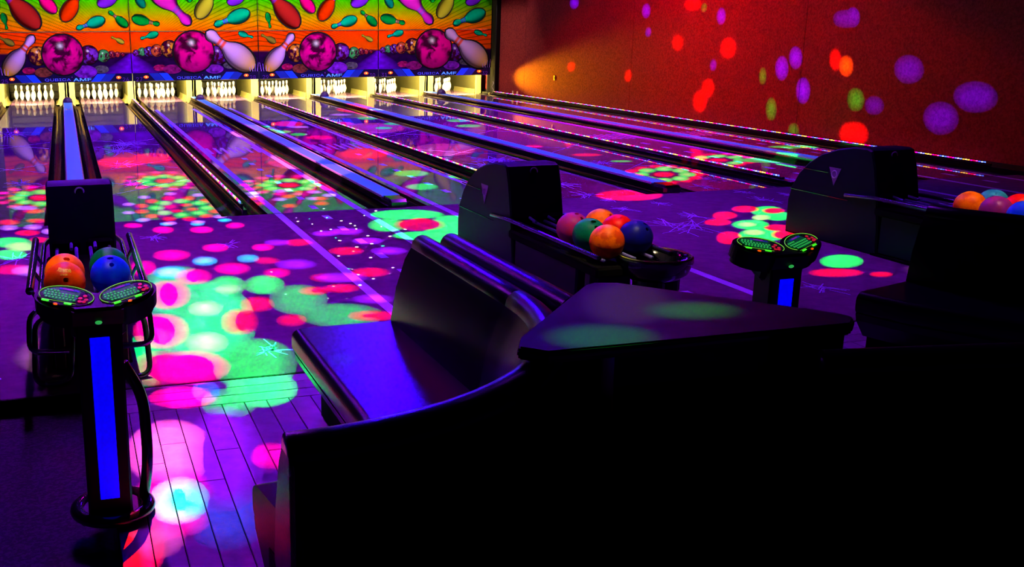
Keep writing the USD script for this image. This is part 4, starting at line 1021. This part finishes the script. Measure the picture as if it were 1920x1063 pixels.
def upper(pr, left):
    field(pr, SEAM, TOP, left)
    if left:
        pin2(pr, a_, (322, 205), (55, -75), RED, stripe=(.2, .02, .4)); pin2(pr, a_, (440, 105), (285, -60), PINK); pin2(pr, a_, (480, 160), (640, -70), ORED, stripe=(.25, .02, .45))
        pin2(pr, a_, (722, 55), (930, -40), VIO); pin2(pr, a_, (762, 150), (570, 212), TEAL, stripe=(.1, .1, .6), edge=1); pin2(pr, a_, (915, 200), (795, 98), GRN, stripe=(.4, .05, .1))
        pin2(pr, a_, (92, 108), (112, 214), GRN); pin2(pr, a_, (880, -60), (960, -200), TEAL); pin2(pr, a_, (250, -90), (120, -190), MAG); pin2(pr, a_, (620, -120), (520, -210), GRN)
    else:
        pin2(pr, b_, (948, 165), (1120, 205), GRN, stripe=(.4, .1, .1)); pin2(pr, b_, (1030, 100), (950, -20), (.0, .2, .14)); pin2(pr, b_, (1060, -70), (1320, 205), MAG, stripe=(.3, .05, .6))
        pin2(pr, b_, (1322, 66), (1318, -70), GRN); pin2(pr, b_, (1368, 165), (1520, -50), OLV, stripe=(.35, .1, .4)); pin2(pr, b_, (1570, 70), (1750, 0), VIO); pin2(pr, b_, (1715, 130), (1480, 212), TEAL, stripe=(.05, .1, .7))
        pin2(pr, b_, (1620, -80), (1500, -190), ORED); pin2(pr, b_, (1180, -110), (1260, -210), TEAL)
def lower(pr, left):
    field(pr, .0, SEAM-.006, left)
    if left:
        pin2(pr, a_, (150, 318), (45, 262), (.25, .22, .02)); pin2(pr, a_, (885, 312), (800, 270), OLV)
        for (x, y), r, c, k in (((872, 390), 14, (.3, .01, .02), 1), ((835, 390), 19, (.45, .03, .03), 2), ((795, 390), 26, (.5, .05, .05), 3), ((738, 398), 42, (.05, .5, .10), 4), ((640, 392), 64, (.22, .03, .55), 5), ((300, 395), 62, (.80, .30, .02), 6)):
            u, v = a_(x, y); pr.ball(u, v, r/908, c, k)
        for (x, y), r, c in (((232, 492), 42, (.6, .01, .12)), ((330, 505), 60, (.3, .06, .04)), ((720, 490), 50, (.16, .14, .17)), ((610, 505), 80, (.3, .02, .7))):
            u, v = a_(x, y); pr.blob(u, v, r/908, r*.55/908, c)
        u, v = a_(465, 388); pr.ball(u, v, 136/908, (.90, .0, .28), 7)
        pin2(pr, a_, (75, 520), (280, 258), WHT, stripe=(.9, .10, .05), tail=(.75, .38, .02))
        for i in range(4):
            u, v = a_(36+i*18, 520); pr.grid(np.array([[[u, v], [u+.006, v]], [[u-.012+i*.006, v+.07-i*.012], [u-.009+i*.006, v+.07-i*.012]]]), np.full((2, 2, 3), (.5, .25, .85)))
    else:
        pin2(pr, b_, (1110, 262), (995, 295), TEAL); pin2(pr, b_, (1638, 262), (1735, 292), TEAL)
        for (x, y), r, c, k in (((962, 385), 20, (.2, .02, .4), 1), ((1000, 378), 26, (.05, .45, .12), 2), ((1045, 378), 32, (.15, .05, .5), 3), ((1096, 372), 38, (.65, .10, .03), 4), ((1178, 362), 54, (.80, .30, .02), 5), ((1500, 405), 62, (.13, .02, .36), 6)):
            u, v = b_(x, y); pr.ball(u, v, r/840, c, k)
        for (x, y), r, c in (((1110, 482), 42, (.55, .01, .16)), ((1190, 492), 60, (.35, .01, .2)), ((1575, 472), 46, (.16, .15, .17)), ((1470, 495), 60, (.3, .02, .6))):
            u, v = b_(x, y); pr.blob(u, v, r/840, r*.5/840, c)
        u, v = b_(1335, 382); pr.ball(u, v, 132/840, (.90, .0, .28), 8)
        pin2(pr, b_, (1735, 495), (1425, 255), WHT, stripe=(.95, .10, .08), tail=(.80, .45, .15), fat=1.12)
        for i in range(4):
            u, v = b_(1756-i*16, 514); pr.grid(np.array([[[u, v], [u+.006, v]], [[u+.010-i*.005, v+.07-i*.012], [u+.013-i*.005, v+.07-i*.012]]]), np.full((2, 2, 3), (.5, .25, .85)))
for k, (a, b) in zip((-1, 0, 1, 2), ((25, 26), (27, 28), (29, 30), (31, 32))):
    x0, left = k*W, k % 2 == 1
    for nm, v0, v1, fn, txt in (('upper', SEAM, TOP, upper, f'upper masking panel printed with tumbling coloured pins, {PAIR[k]} of four'), ('lower', 0.0, SEAM-.004, lower, f'lower masking panel printed with a big pink ball, {PAIR[k]} of four')):
        t = thing('masking_panel', txt, 'masking panel', 'printed masking panels')
        part(t, 'board', rbx(x0+.0005, x0+W-.0005, HY+.002, HY+.03, HT+v0*W+.001, HT+v1*W, .002), M['board'])
        part(t, 'seam_strip', bx(x0+W-.012, x0+W-.001, HY-.022, HY+.002, HT+v0*W+.001, HT+v1*W), M['plinth'])
        pr = Print(); fn(pr, left); pr.emit(x0, HY+.002, t)

# ------------------------------------------------------------------ ball returns
RZ = .432            # top of the rack rails
def make_return(loc, label, rails):
    t = thing('ball_return', label, 'ball return', 'ball returns', loc=loc)
    prof = [(2.24, 0), (2.24, .30), (2.27, .42), (2.35, .55), (2.47, .66), (2.62, .75), (2.80, .81), (2.98, .845), (3.14, .85), (3.19, .835), (3.24, .70), (3.30, .45), (3.34, .20), (3.36, 0)]
    P = Polygon([(-y, z) for y, z in prof])
    core = prism_x(P.buffer(-.012), -.212, .212); mid = prism_x(P, -.200, .200)
    h = part(t, 'hood', trimesh.convex.convex_hull(cat(core, mid)), M['hood'], smooth=25)
    for y0, z0, y1, z1 in ((2.26, .40, 2.98, .40), (2.33, .60, 2.72, .60)):
        for s in (-1, 1): part(h, 'panel_seam', tube([(s*.213, -y0, z0), (s*.213, -y1, z1)], .004, 6), M['black_gloss'])
    # emblems: shield on each side, ring at the top of the front
    for s in (-1, 1):
        m = prism(Polygon([(-.07, .07), (.07, .07), (.0, -.08)]), .003); v = m.vertices; m.vertices = np.c_[s*(.2125+v[:, 2]), -2.80+v[:, 0], .58+v[:, 1]]; m.fix_normals()
        e = part(h, 'shield_emblem', m, M['emblem'])
        part(e, 'emblem_ring', tube([(s*.217, -2.80+.030*math.cos(a), .595+.030*math.sin(a)) for a in np.linspace(0, 2*PI, 20)[:-1]], .005, 6, closed=True), M['emblem_ring'])
    m = tube([(.028*math.cos(a), -3.203, .795+.028*math.sin(a)) for a in np.linspace(0, 2*PI, 20)[:-1]], .0055, 6, closed=True); part(h, 'round_emblem', m, M['emblem_ring'])
    # two dark mouths with short rails
    for s in (-1, 1):
        part(h, 'mouth', rbx(s*.105-.088, s*.105+.088, -3.325, -3.28, .40, .50, .02), M['plinth'])
        part(t, 'short_rail', tube([(s*.105-.03*s, -3.30, RZ+.045), (s*.105-.03*s, -3.43, RZ+.03)], .011, 8), M['track'])
    # rack: trough, ball rails, side rails, frame
    part(t, 'trough', rbx(-.235, .235, -4.62, -3.30, .33, RZ-.035, .015), M['plinth'])
    for x in (-.165, -.045, .045, .165): part(t, 'ball_rail', tube([(x, -3.32, RZ+.012), (x, -4.58, RZ)], .012, 8), M['track'], smooth=True)
    for s in (-1, 1):
        part(t, 'side_rail', tube(arcpts([(s*.215, -2.95, .44), (s*.245, -3.3, .47), (s*.245, -4.66, .47)], .06), .016, 10), M['rail_metal'], smooth=True)
        if not rails: continue
        hr = part(t, 'hand_rail', tube([(s*.285, -3.55, .555), (s*.285, -4.86, .555)], .021, 12), M['rail_metal'], smooth=True)
        for y in (-3.9, -4.35, -4.8): part(hr, 'bracket', tube([(s*.285, y, .55), (s*.225, y, .44)], .010, 8), M['rail_metal'])
    # bowl at the end
    if not rails:
      BXO = .17
      part(t, 'end_bowl', lathe([(0, .30), (.14, .30), (.205, .35), (.235, .42), (.233, .448), (.212, .452), (.195, .42), (.12, .37), (0, .36)], 30).apply_translation((BXO, -4.60, 0)), M['black_gloss'], smooth=40)
      part(t, 'bowl_rim', tube([(BXO+.222*math.cos(a), -4.60+.222*math.sin(a), .455) for a in np.linspace(0, 2*PI, 36)[:-1]], .004, 6, closed=True), M['outline_paint'] )
      for dx, dy in ((-.05, -.05), (.10, .02), (.02, .10)): part(t, 'bowl_foot', lathe([(0, .20), (.075, .20), (.09, .23), (.09, .31), (0, .31)], 16).apply_translation((BXO+dx, -4.60+dy, 0)), M['black'])
    part(t, 'pedestal', rbx(-.20, .20, -4.30, -3.35, .02, .34, .012), M['hood'])
    for s in (-1, 1):
        part(t, 'leg', rbx(s*.17-.03, s*.17+.03, -4.48, -4.41, .0, .34, .006), M['black'])
        if not rails: continue
        lp = part(t, 'foot_loop', tube(arcpts([(s*.10, -4.50, .33), (s*.285, -4.62, .33), (s*.30, -4.74, .015), (s*.12, -4.74, .015), (s*.10, -4.55, .20)], .07), .016, 8), M['rail_metal'], smooth=True)
        part(lp, 'loop_bar', tube([(s*.29, -4.68, .17), (s*.11, -4.62, .17)], .012, 8), M['rail_metal'])
        l2 = part(t, 'foot_loop', tube(arcpts([(s*.12, -4.60, .42), (s*.30, -4.80, .42), (s*.31, -4.88, .24), (s*.12, -4.84, .22)], .06), .014, 8), M['rail_metal'], smooth=True)
    part(t, 'base_plate', rbx(-.22, .22, -4.45, -3.3, 0, .02, .004), M['plinth'])
    return t
M['outline_paint'] = pm('outline_paint', (.35, .45, .05), .4)
r0 = make_return((-1.62, 0, 0), 'black ball return with rounded hood at the left behind the keypads', True)
r0 = make_return((1.62, 0, 0), 'black ball return with rounded hood in the middle behind the booth', False)
copy_of(r0, 'ball_return', (4.82, 0, 0), 0, 'black ball return with rounded hood behind the right booth', 'ball return', 'ball returns')

# ------------------------------------------------------------------ bowling balls
BALL = .1079
def ball(pos, c1, c2, label, rot=(0, 0, 0), rough=.38, logo=None, mott=(9.0, .42, .60), holes=((-14, 78), (14, 78), (0, 52))):
    nm = 'ball_'+'_'.join(f'{int(v*99):02d}' for v in c1)+f'_{used.get(("/World", "bowling_ball"), 0)}'
    mat = pm(nm, c1, rough, spec=.10, vary=(mott[0], c2, mott[1], mott[2]))
    m = trimesh.creation.icosphere(4, BALL)
    man = manifold3d.Manifold(manifold3d.Mesh(np.asarray(m.vertices, np.float32), np.asarray(m.faces, np.uint32)))
    for az, el in holes:
        d = np.array([math.cos(math.radians(el))*math.sin(math.radians(az)), math.cos(math.radians(el))*-math.cos(math.radians(az)), math.sin(math.radians(el))])
        c = manifold3d.Manifold.cylinder(.07, .0125, .0125, 16)
        z = d; x = np.cross([1, 0, 0], z); x /= np.linalg.norm(x); y = np.cross(z, x); o = d*.065
        man = man - c.transform(np.c_[x, y, z, o])
    t = thing('bowling_ball', label, 'bowling ball', loc=pos)
    R = trimesh.transformations.euler_matrix(*map(math.radians, rot))
    mm = man.to_mesh(); g = trimesh.Trimesh(mm.vert_properties[:, :3], mm.tri_verts, process=False); g.apply_transform(R)
    part(t, 'shell', g, mat, smooth=35)
    if logo:
        l = flat_text(logo, .105, .026, .001, True); l = trimesh.Trimesh(*trimesh.remesh.subdivide_to_size(l.vertices, l.faces, .012)); l.apply_transform(trimesh.transformations.rotation_matrix(-.12, (0, 0, 1)))
        u = flat_text('BOWLING', .045, .008, .001, True); u.apply_translation((0, -.028, 0)); l = cat(l, u)
        v = l.vertices; el, az = v[:, 1]/BALL+.86, v[:, 0]/BALL
        rr_ = BALL+.0008+v[:, 2]
        l.vertices = np.c_[rr_*np.cos(el)*np.sin(az), -rr_*np.cos(el)*np.cos(az), rr_*np.sin(el)]
        part(t, 'logo', l, M['script'], label='yellow script lettering')
    return t
BZ = RZ+.012+.0875
OR1, OR2 = (.95, .15, .001), (.80, .06, .001)
ball((-1.735, -4.40, BZ), OR1, OR2, 'bright orange bowling ball behind the lettered red-orange one on the left rack', (20, 10, 0))
ball((-1.735, -4.62, BZ), (.60, .03, .001), (.80, .07, .001), 'red-orange bowling ball with yellow script lettering and a dark finger hole', (0, 0, 4), logo='Xtreme', holes=((0, 20),))
ball((-1.495, -4.30, BZ), (.0, .13, .035), (.0, .07, .03), 'dark green bowling ball behind the bright blue one on the left rack', (70, 0, 0))
ball((-1.495, -4.52, BZ), (.0, .008, .85), (.0, .03, .95), 'bright blue bowling ball at the front right of the left rack', (8, 0, 5))
ball((1.515, -4.045, BZ), (.34, .012, .20), (.48, .012, .07), 'magenta bowling ball at the back left of the middle rack', (5, 0, 20))
ball((1.515, -4.27, BZ), (.0, .17, .075), (.0, .12, .06), 'sea green bowling ball, second in the left row of the middle rack', (15, 0, 0))
ball((1.515, -4.495, BZ), OR1, (.65, .05, .004), 'mottled orange bowling ball at the front left of the middle rack', (160, 0, 0), mott=(14.0, .42, .56))
ball((1.755, -3.975, BZ), OR1, OR2, 'orange bowling ball at the back right of the middle rack', (30, 30, 0))
ball((1.755, -4.20, BZ), (.85, .003, .002), (.72, .004, .002), 'bright red bowling ball between orange and navy on the middle rack', (110, 0, 0))
ball((1.755, -4.425, BZ), (.004, .004, .30), (.006, .006, .18), 'navy blue bowling ball at the front right of the middle rack', (10, 25, 0))
ball((4.70, -4.10, BZ), OR1, (.80, .08, .004), 'orange bowling ball at the far left of the right rack', (160, 0, 0), mott=(14.0, .42, .56))
ball((4.70, -4.325, BZ), (.24, .01, .20), (.28, .015, .12), 'plum purple bowling ball in the left row of the right rack', (150, 0, 0))
ball((4.70, -4.55, BZ), (.0, .02, .85), (.01, .10, .75), 'vivid blue bowling ball nearest the camera on the right rack', (150, 40, 0))
ball((4.94, -4.07, BZ), (.02, .24, .40), (.01, .13, .30), 'light teal bowling ball at the back of the right rack', (150, 0, 0))
ball((4.94, -4.295, BZ), (.85, .003, .002), (.72, .004, .002), 'red bowling ball behind the vivid blue one on the right rack', (150, 0, 0))
ball((4.94, -4.52, BZ), (.004, .004, .30), (.006, .006, .18), 'navy bowling ball at the right edge of the picture', (150, 0, 0))

# ------------------------------------------------------------------ score keypads
def make_console(loc, rz, label):
    t = thing('keypad_stand', label, 'keypad stand', 'twin keypad stands', loc=loc, rz=rz)
    h = .80
    part(t, 'post', rbx(-.082, .082, -.06, .06, .03, h, .008), M['black'])
    part(t, 'glow_strip', rbx(-.036, .036, -.064, -.059, .10, h-.06, .002), M['strip_blue'], label='plain glowing blue strip')
    part(t, 'base_ring', trimesh.creation.torus(.135, .028, major_sections=36, minor_sections=12).apply_transform(np.diag([1, 1, .8, 1])).apply_translation((.01, .02, .03)), M['black_gloss'], smooth=True)
    part(t, 'base_plate', rbx(-.11, .11, -.07, .10, .0, .035, .006), M['black'])
    part(t, 'side_arm', tube(arcpts([(.13, .06, .03), (.155, .03, .20), (.15, .06, .46), (.08, .04, .60)], .08), .022, 10), M['black_gloss'], smooth=True)
    # head, tilted towards the player
    tilt = math.radians(20); Rm = trimesh.transformations.rotation_matrix(tilt, (1, 0, 0)); T = trimesh.transformations.translation_matrix((0, -.01, h+.075)) @ Rm
    def put(m): return m.copy().apply_transform(T)
    lobes = [(-.106, .014, -24), (.106, .014, 24)]
    shape = unary_union([ellipse(cx, cy, .120, .076, rot) for cx, cy, rot in lobes] + [sbox(-.09, -.085, .09, .03)]).buffer(.02).buffer(-.02)
    inner = shape.buffer(-.012)
    part(t, 'head', put(cat(prism(shape, .062, -.062), prism(inner, .008, 0), prism(inner, .03, -.09))), M['black'], smooth=20)
    part(t, 'neck', put(rbx(-.10, .10, -.07, .05, -.16, -.06, .03)), M['black'])
    part(t, 'button', put(trimesh.creation.icosphere(2, .010).apply_scale((1.3, .6, .8)).apply_translation((0, -.092, -.045))), M['key_green'])
    for cx, cy, rot in lobes:
        c, s = math.cos(math.radians(rot)), math.sin(math.radians(rot))
        G = T @ np.array([[c, -s, 0, cx], [s, c, 0, cy], [0, 0, 1, .008], [0, 0, 0, 1]]) @ np.diag([.88, .84, 1, 1])
        def on(m): return m.copy().apply_transform(G)
        k = part(t, 'keypad', on(prism(ellipse(0, 0, .118, .073), .002)), M['board'])
        part(k, 'outline', on(tube([(.115*math.cos(a), .070*math.sin(a), .003) for a in np.linspace(-.45, PI+.55, 50)], .0018, 6)), M['outline'])
        part(k, 'key_field', on(prism(ellipse(-.01, .004, .094, .046).difference(sbox(.05, -.06, .12, .06)), .002, .0015)), M['key_dark'])
        ks, rs = [], []
        for r_ in range(4):
            for q in range(10):
                x, y = -.092+q*.0150+(r_ % 2)*.004, -.028+r_*.0165
                if (x/.098)**2+(y/.050)**2 < 1 and x < .045 and not (r_ == 3 and x > -.03): ks.append(rbx(x-.0045, x+.0045, y-.0045, y+.0045, .003, .006, .001))
        part(k, 'key', on(cat(*ks)), M['key_green'], kind='stuff')
        part(k, 'display', on(prism(sbox(-.045, .034, .04, .046), .002, .003)), M['key_blue'])
        part(k, 'display_glow', on(prism(sbox(-.03, .036, .015, .044), .002, .0045)), M['key_violet'])
        part(k, 'bar', cat(*[on(rbx(-.075+i*.02, -.062+i*.02, .052-abs(i-4)*.0022, .058-abs(i-4)*.0022, .002, .0035, .0005)) for i in range(8)]), M['key_dark'], kind='stuff')
        for x, y in ((.062, -.005), (.075, .016), (.088, -.008), (.068, -.028), (.085, -.026)): part(k, 'red_key', on(prism(ellipse(x, y, .0085, .008), .002, .003)), M['key_red'])
        for x in (-.068, .028): part(k, 'green_key', on(rbx(x-.016, x+.016, -.064, -.053, .002, .007, .002)), M['pill_green'])
        part(k, 'orange_key', on(prism(ellipse(-.018, -.074, .009, .006), .004, .002)), M['key_orange'])
        part(k, 'rule', on(rbx(-.09, .06, -.0485, -.0475, .002, .004, .0004)), M['outline'])
    return t
make_console((-1.605, -6.33, 0), 0, 'twin keypad on a black post with a glowing blue strip, at the left')
make_console((1.36, -6.28, 0), 0, 'twin keypad on a black post with a glowing blue strip, behind the table')

# ------------------------------------------------------------------ booths
def booth(name, label, path, seat_depth, split=None, roll_off=0.0, seat_from=0, back_h=.87):
    """Seat bench along a path; n is measured from the back towards the sitter."""
    t = thing(name, label, 'bench')
    P = np.array(path, float); Q = P[seat_from:]
    part(t, 'plinth', sweep(Q, rr(.10, seat_depth-.14, .0, .30, .01, 1)), M['plinth'])
    part(t, 'seat_shell', sweep(Q, [(.04, .26), (seat_depth-.10, .20), (seat_depth-.02, .30), (seat_depth-.01, .34), (.04, .34)]), M['vinyl'])
    part(t, 'seat_cushion', sweep(Q, rr(.06, seat_depth, .33, .455, .045)), M['vinyl'], smooth=40)
    part(t, 'outer_panel', sweep(P, rr(-.055, .0, .0, back_h-.06, .012, 2)), M['fabric'])
    k = split or len(P)-1
    for i0, i1 in ((0, k), (k, len(P)-1)):
        if i1 <= i0: continue
        S = P[i0:i1+1]
        part(t, 'back_cushion', sweep(S, [(.0, .40), (.15, .40), (.17, .46), (.145, .62), (.10, back_h-.11), (.07, back_h-.06), (.0, back_h-.06)]), M['vinyl'], smooth=30)
        part(t, 'head_roll', sweep(S, disc(.015, back_h-.055, .055, 16)), M['vinyl'], smooth=True)
    return t
th = np.linspace(0, -PI/2, 16)
pathL = [(-.055, y) for y in np.linspace(-5.55, -6.65, 7)] + [(-1.2+1.145*math.cos(a), -6.65+1.145*math.sin(a)) for a in th[1:]]
# n to the left of travel would be outward here: travel the other way round
booth('curved_booth', 'curved black vinyl booth bench in the foreground, its seat shining blue', pathL[::-1], .66, split=15, seat_from=1)
pathB = [(.06, y) for y in np.linspace(-5.55, -6.80, 5)]
booth('straight_bench', 'black vinyl bench back to back with the curved booth, beside the table', pathB, .60)
pathR = [(3.9, -6.95), (3.55, -6.62), (3.28, -6.28), (3.08, -5.95), (2.95, -5.72), (2.90, -5.55)]
booth('right_booth', 'black booth bench at the right, in front of the right ball rack', pathR, .62)
pathN = [(.50, -7.60), (.86, -7.66), (1.20, -7.72), (1.47, -7.77)]
booth('near_bench', 'black bench with its back to the camera, at the lower right', pathN, .60, seat_from=1)

# table
t = thing('corner_table', 'dark speckled triangular corner table on top of the seat backs', 'table')
top = Polygon([(-.425, -7.42), (-.37, -7.32), (.12, -6.80), (.17, -6.775), (.25, -6.80), (.74, -7.38), (.745, -7.43), (.69, -7.485), (-.36, -7.485)]).buffer(.02).buffer(-.02)
part(t, 'table_top', cat(prism(top, .030, .878), prism(top.buffer(-.006), .040, .873)), M['laminate'])
part(t, 'edge_band', prism(top.buffer(.004), .010, .888), M['black_gloss'])
BACKS = unary_union([LineString(p_).buffer(.19 if i else .20) for i, p_ in enumerate((pathL, pathB, pathN))])
part(t, 'apron', prism(top.buffer(-.02).difference(BACKS), .10, .773), M['black'])
part(t, 'cabinet', prism(top.buffer(-.03).difference(BACKS), .75, .02), M['fabric'])

# ------------------------------------------------------------------ small things at the wall
t = thing('wall_plate', 'small pale switch plate on the red wall near its far end', 'wall plate')
part(t, 'plate', rbx(WX-.008, WX, 13.22, 13.29, .54, .66, .003), M['deck_white']); part(t, 'switch', rbx(WX-.014, WX-.008, 13.245, 13.265, .58, .62, .002), M['black'])
t = thing('rail_bracket', 'yellow H-shaped bracket at the far foot of the red wall', 'bracket')
part(t, 'foot', rbx(9.825, 9.845, 15.1, 15.45, .05, .09, .005), M['yellow_metal'])
for y in (15.13, 15.42): part(t, 'upright', rbx(9.822, 9.848, y-.03, y+.03, .05, .17, .006), M['yellow_metal'])
t = thing('cable', 'curled pale cable at the end of the light strip by the pillar', 'cable')
part(t, 'wire', tube([(9.78+.02*math.sin(i*.9), 16.66+.01*math.cos(i*1.3), .06+.03*i) for i in range(11)], .007, 6), M['cap_edge'])

# ------------------------------------------------------------------ fixtures above the picture
for i, (x, y, z, ln) in enumerate(TUBES):
    t = thing('black_light', f'long black-light tube fixture hung over {("the left lanes", "the middle lanes", "the right lanes", "the left approach", "the middle approach")[i]}', 'light fixture', 'black-light tubes')
    part(t, 'tray', rbx(x-.11, x+.11, y-ln/2-.02, y+ln/2+.02, z, z+.05, .01), M['black'])
    for s in (-1, 1): part(t, 'skirt', rbx(x+s*.11-.006, x+s*.11+.006, y-ln/2-.02, y+ln/2+.02, z-.20, z+.02, .002), M['black'])  # skirts added to cut the tube light off the red wall
    part(t, 'tube', tube([(x, y-ln/2+.05, z-.012), (x, y+ln/2-.05, z-.012)], .012, 8), M['tube_glow'])
    for s in (-1, 1): part(t, 'hanger', tube([(x, y+s*ln*.4, z+.04), (x, y+s*ln*.4, CEIL)], .006, 6), M['black'])

t = thing('added_panel_light', 'added long lamp trough hung in front of the masking panels', 'light fixture')  # added fixture, out of view, around the masking-print tube
part(t, 'reflector', bx(-3.7, 9.45, 14.80, 14.86, 3.25, 3.55), M['black'])
part(t, 'hood', bx(-3.7, 9.45, 14.80, 15.5, 3.50, 3.55), M['black'])
for x in (-3.68, 9.44): part(t, 'light_baffle', bx(x-.01, x+.01, 14.86, 16.6, 2.53, 3.52), M['black'])  # baffles added to keep this lamp off the red wall
for x in (-2.5, 2.8, 8.3): part(t, 'hanger', tube([(x, 15.0, 3.5), (x, 15.0, CEIL)], .012, 6), M['black'])
for pos, aim, lab in CANS:
    z = np.array(pos)-np.array(aim); z /= np.linalg.norm(z); x = np.cross([0, 1, 0] if abs(z[1]) < .9 else [1, 0, 0], z); x /= np.linalg.norm(x)
    M4 = np.eye(4); M4[:3, :3] = np.c_[x, np.cross(z, x), z]; M4[:3, 3] = pos
    r = .32 if 'blue' in lab else .10
    t = thing('spotlight', lab, 'light fixture', 'spotlights')
    part(t, 'can', lathe([(r*1.05, r*.34), (r*1.05, r*1.9), (r*.6, r*2.4), (0, r*2.4), (0, r*2.3), (r*.6, r*2.25), (r*.98, r*1.8), (r*.98, r*.34), (r*1.05, r*.34)], 20).apply_transform(M4), M['black'])
    part(t, 'yoke', tube([tuple(np.array(pos)+z*r*2.3), (pos[0]+z[0]*r*2.3, pos[1]+z[1]*r*2.3, CEIL)], .014, 8), M['black'])

COL = {'R': (.75, .003, .0), 'G': (.0, 1, .035), 'M': (.75, .0, .20), 'U': (.02, .0, 1), 'V': (.24, .01, 1), 'W': (.40, .22, 1), 'C': (.0, .75, 1), 'Y': (.28, .9, .24), 'L': (.22, 1, .10), 'T': (.0, 1, .10), 'B': (.0, .12, 1), 'P': (.8, .12, .4), 'O': (1, .30, .0), 'A': (1, .7, .0)}
def spot_poly(s):
    """The spot's outline on the surface it falls on, in the world."""
    pl, c0, c1, a0, a1, b0, b1 = s[:7]; a = np.linspace(0, 2*PI, 16)[:-1]
    p, q = c0+a0*np.cos(a)+b0*np.sin(a), c1+a1*np.cos(a)+b1*np.sin(a)
    z = {'F': 0., 'T': .90, 'S': .455}.get(pl, 0.)
    return np.c_[np.full(15, WX), p, q] if pl == 'W' else np.c_[p, q, np.full(15, z)]
def projector(pos, aim, spots, power, blur, label, cone=74, gap=.06, dots=None):
    """Effect projector: a small lamp behind a plate pierced by holes; each hole holds a coloured filter."""
    z = np.array(pos)-np.array(aim); z /= np.linalg.norm(z)
    x = np.cross([0, 1, 0] if abs(z[1]) < .9 else [1, 0, 0], z); x /= np.linalg.norm(x); y = np.cross(z, x)
    R = np.c_[x, y, z]; pos = np.array(pos, float)
    def to_plate(P):
        d = (P-pos) @ R; return d[:, :2]*(gap/-d[:, 2])[:, None] if (d[:, 2] < -1e-3).all() else None
    rad = gap*math.tan(math.radians(cone))*1.08
    items = []
    for s in spots:
        P = spot_poly(s); q = to_plate(P)
        if q is None: continue
        c = P.mean(0); d = c-pos; dist = np.linalg.norm(d)
        cosf = abs(d[0] if s[0] == 'W' else d[2])/dist
        g = Polygon(q).buffer(0)
        if g.is_empty or g.centroid.distance(Point(0, 0)) > rad*.96: continue
        items.append([g, s[7], s[8]*dist**2/max(cosf, .05)])
    top = max(i[2] for i in items)
    order, cover, keep = list(items), None, []
    for g, c, l in reversed(order):          # later spots lie on top
        q = g if cover is None else g.difference(cover)
        cover = g if cover is None else unary_union([cover, g])
        if q.area > 1e-9: keep.append((q, c, l/top))
    holes = unary_union([k[0].buffer(1e-6) for k in keep])
    plate = Point(0, 0).buffer(rad, 24).difference(holes)
    M4 = np.eye(4); M4[:3, :3] = R; M4[:3, 3] = pos
    t = thing('effect_projector', label, 'light fixture', 'effect projectors')
    part(t, 'pierced_plate', prism(plate, .0004, -gap-.0004).apply_transform(M4), M['gobo'])
    vs, fs, cs, n = [], [], [], 0
    for q, c, l in keep:
        for g in getattr(q, 'geoms', [q]):
            if g.geom_type != 'Polygon' or g.area < 1e-9: continue
            v, f = trimesh.creation.triangulate_polygon(g, engine='earcut')
            vs.append(np.c_[v, np.full(len(v), -gap-.0002)]); fs.append(f+n); n += len(v); cs += [np.array(COL[c])*l]*len(v)
    V = np.vstack(vs) @ R.T + pos
    part(t, 'colour_filters', (V, np.vstack(fs)), M['gel'], tint=cs, kind='stuff')
    part(t, 'housing', lathe([(rad*1.02, -gap-.002), (rad*1.02, .10), (.05, .14), (0, .14), (0, .13), (.045, .13), (rad*1.02-.004, .095), (rad*1.02-.004, -gap-.002), (rad*1.02, -gap-.002)], 28).apply_transform(M4), M['black'])
    part(t, 'stem', tube([tuple(pos+R[:, 2]*.13), (pos[0], pos[1], CEIL)], .015, 8), M['black'])
    spot(tuple(pos), tuple(aim), (1, 1, 1), power*top, cone, blur, .02)
def near(c, k): return [s for s in SPOTS if s[0] != 'W' and (s[1] < c[0]) == (k == 0)]
fs = [s for s in SPOTS if s[0] != 'W']
def zone(s):
    if s[0] in 'TS': return 3
    if s[2] > 6.5: return 2
    if s[1] > 2.2: return 1
    return 0 if s[2] < -1.6 else 4
Z = {k: [s for s in fs if zone(s) == k] for k in range(5)}
E0 = 215.0
projector((-.9, -3.6, 4.3), (-.9, -3.6, 0), Z[0], E0, .0007, 'effect projector over the left approach')
projector((4.0, .2, 4.3), (4.0, .2, 0), Z[1], E0, .00025, 'effect projector over the right approach')
projector((2.2, 9.5, 4.3), (2.2, 9.5, 0), Z[2], E0, .00025, 'effect projector over the far lanes')
projector((.3, -6.0, 4.3), (.3, -6.0, 0), Z[3], E0*2, .0010, 'effect projector over the booths')
projector((-.2, 1.6, 4.3), (-.2, 1.6, 0), Z[4], E0, .0004, 'effect projector over the left lanes')
projector((4.6, 5.5, 3.7), (9.95, 5.5, 1.2), [s for s in SPOTS if s[0] == 'W'], E0*.75, .0005, 'effect projector aimed at the red wall')
# laser projector: fine green dots over the approach
def laser():
    out = []
    for i, (x, y) in enumerate(LASER):
        r = (.007, .011, .009)[i % 3]; out.append(('F', x, y, r, 0, 0, r, 'Y' if i % 4 else 'G', 1.0))
    return out
projector((.9, -1.2, 4.0), (.9, -1.2, 0), laser(), E0*22, .00006, 'laser projector over the middle approach', cone=60)
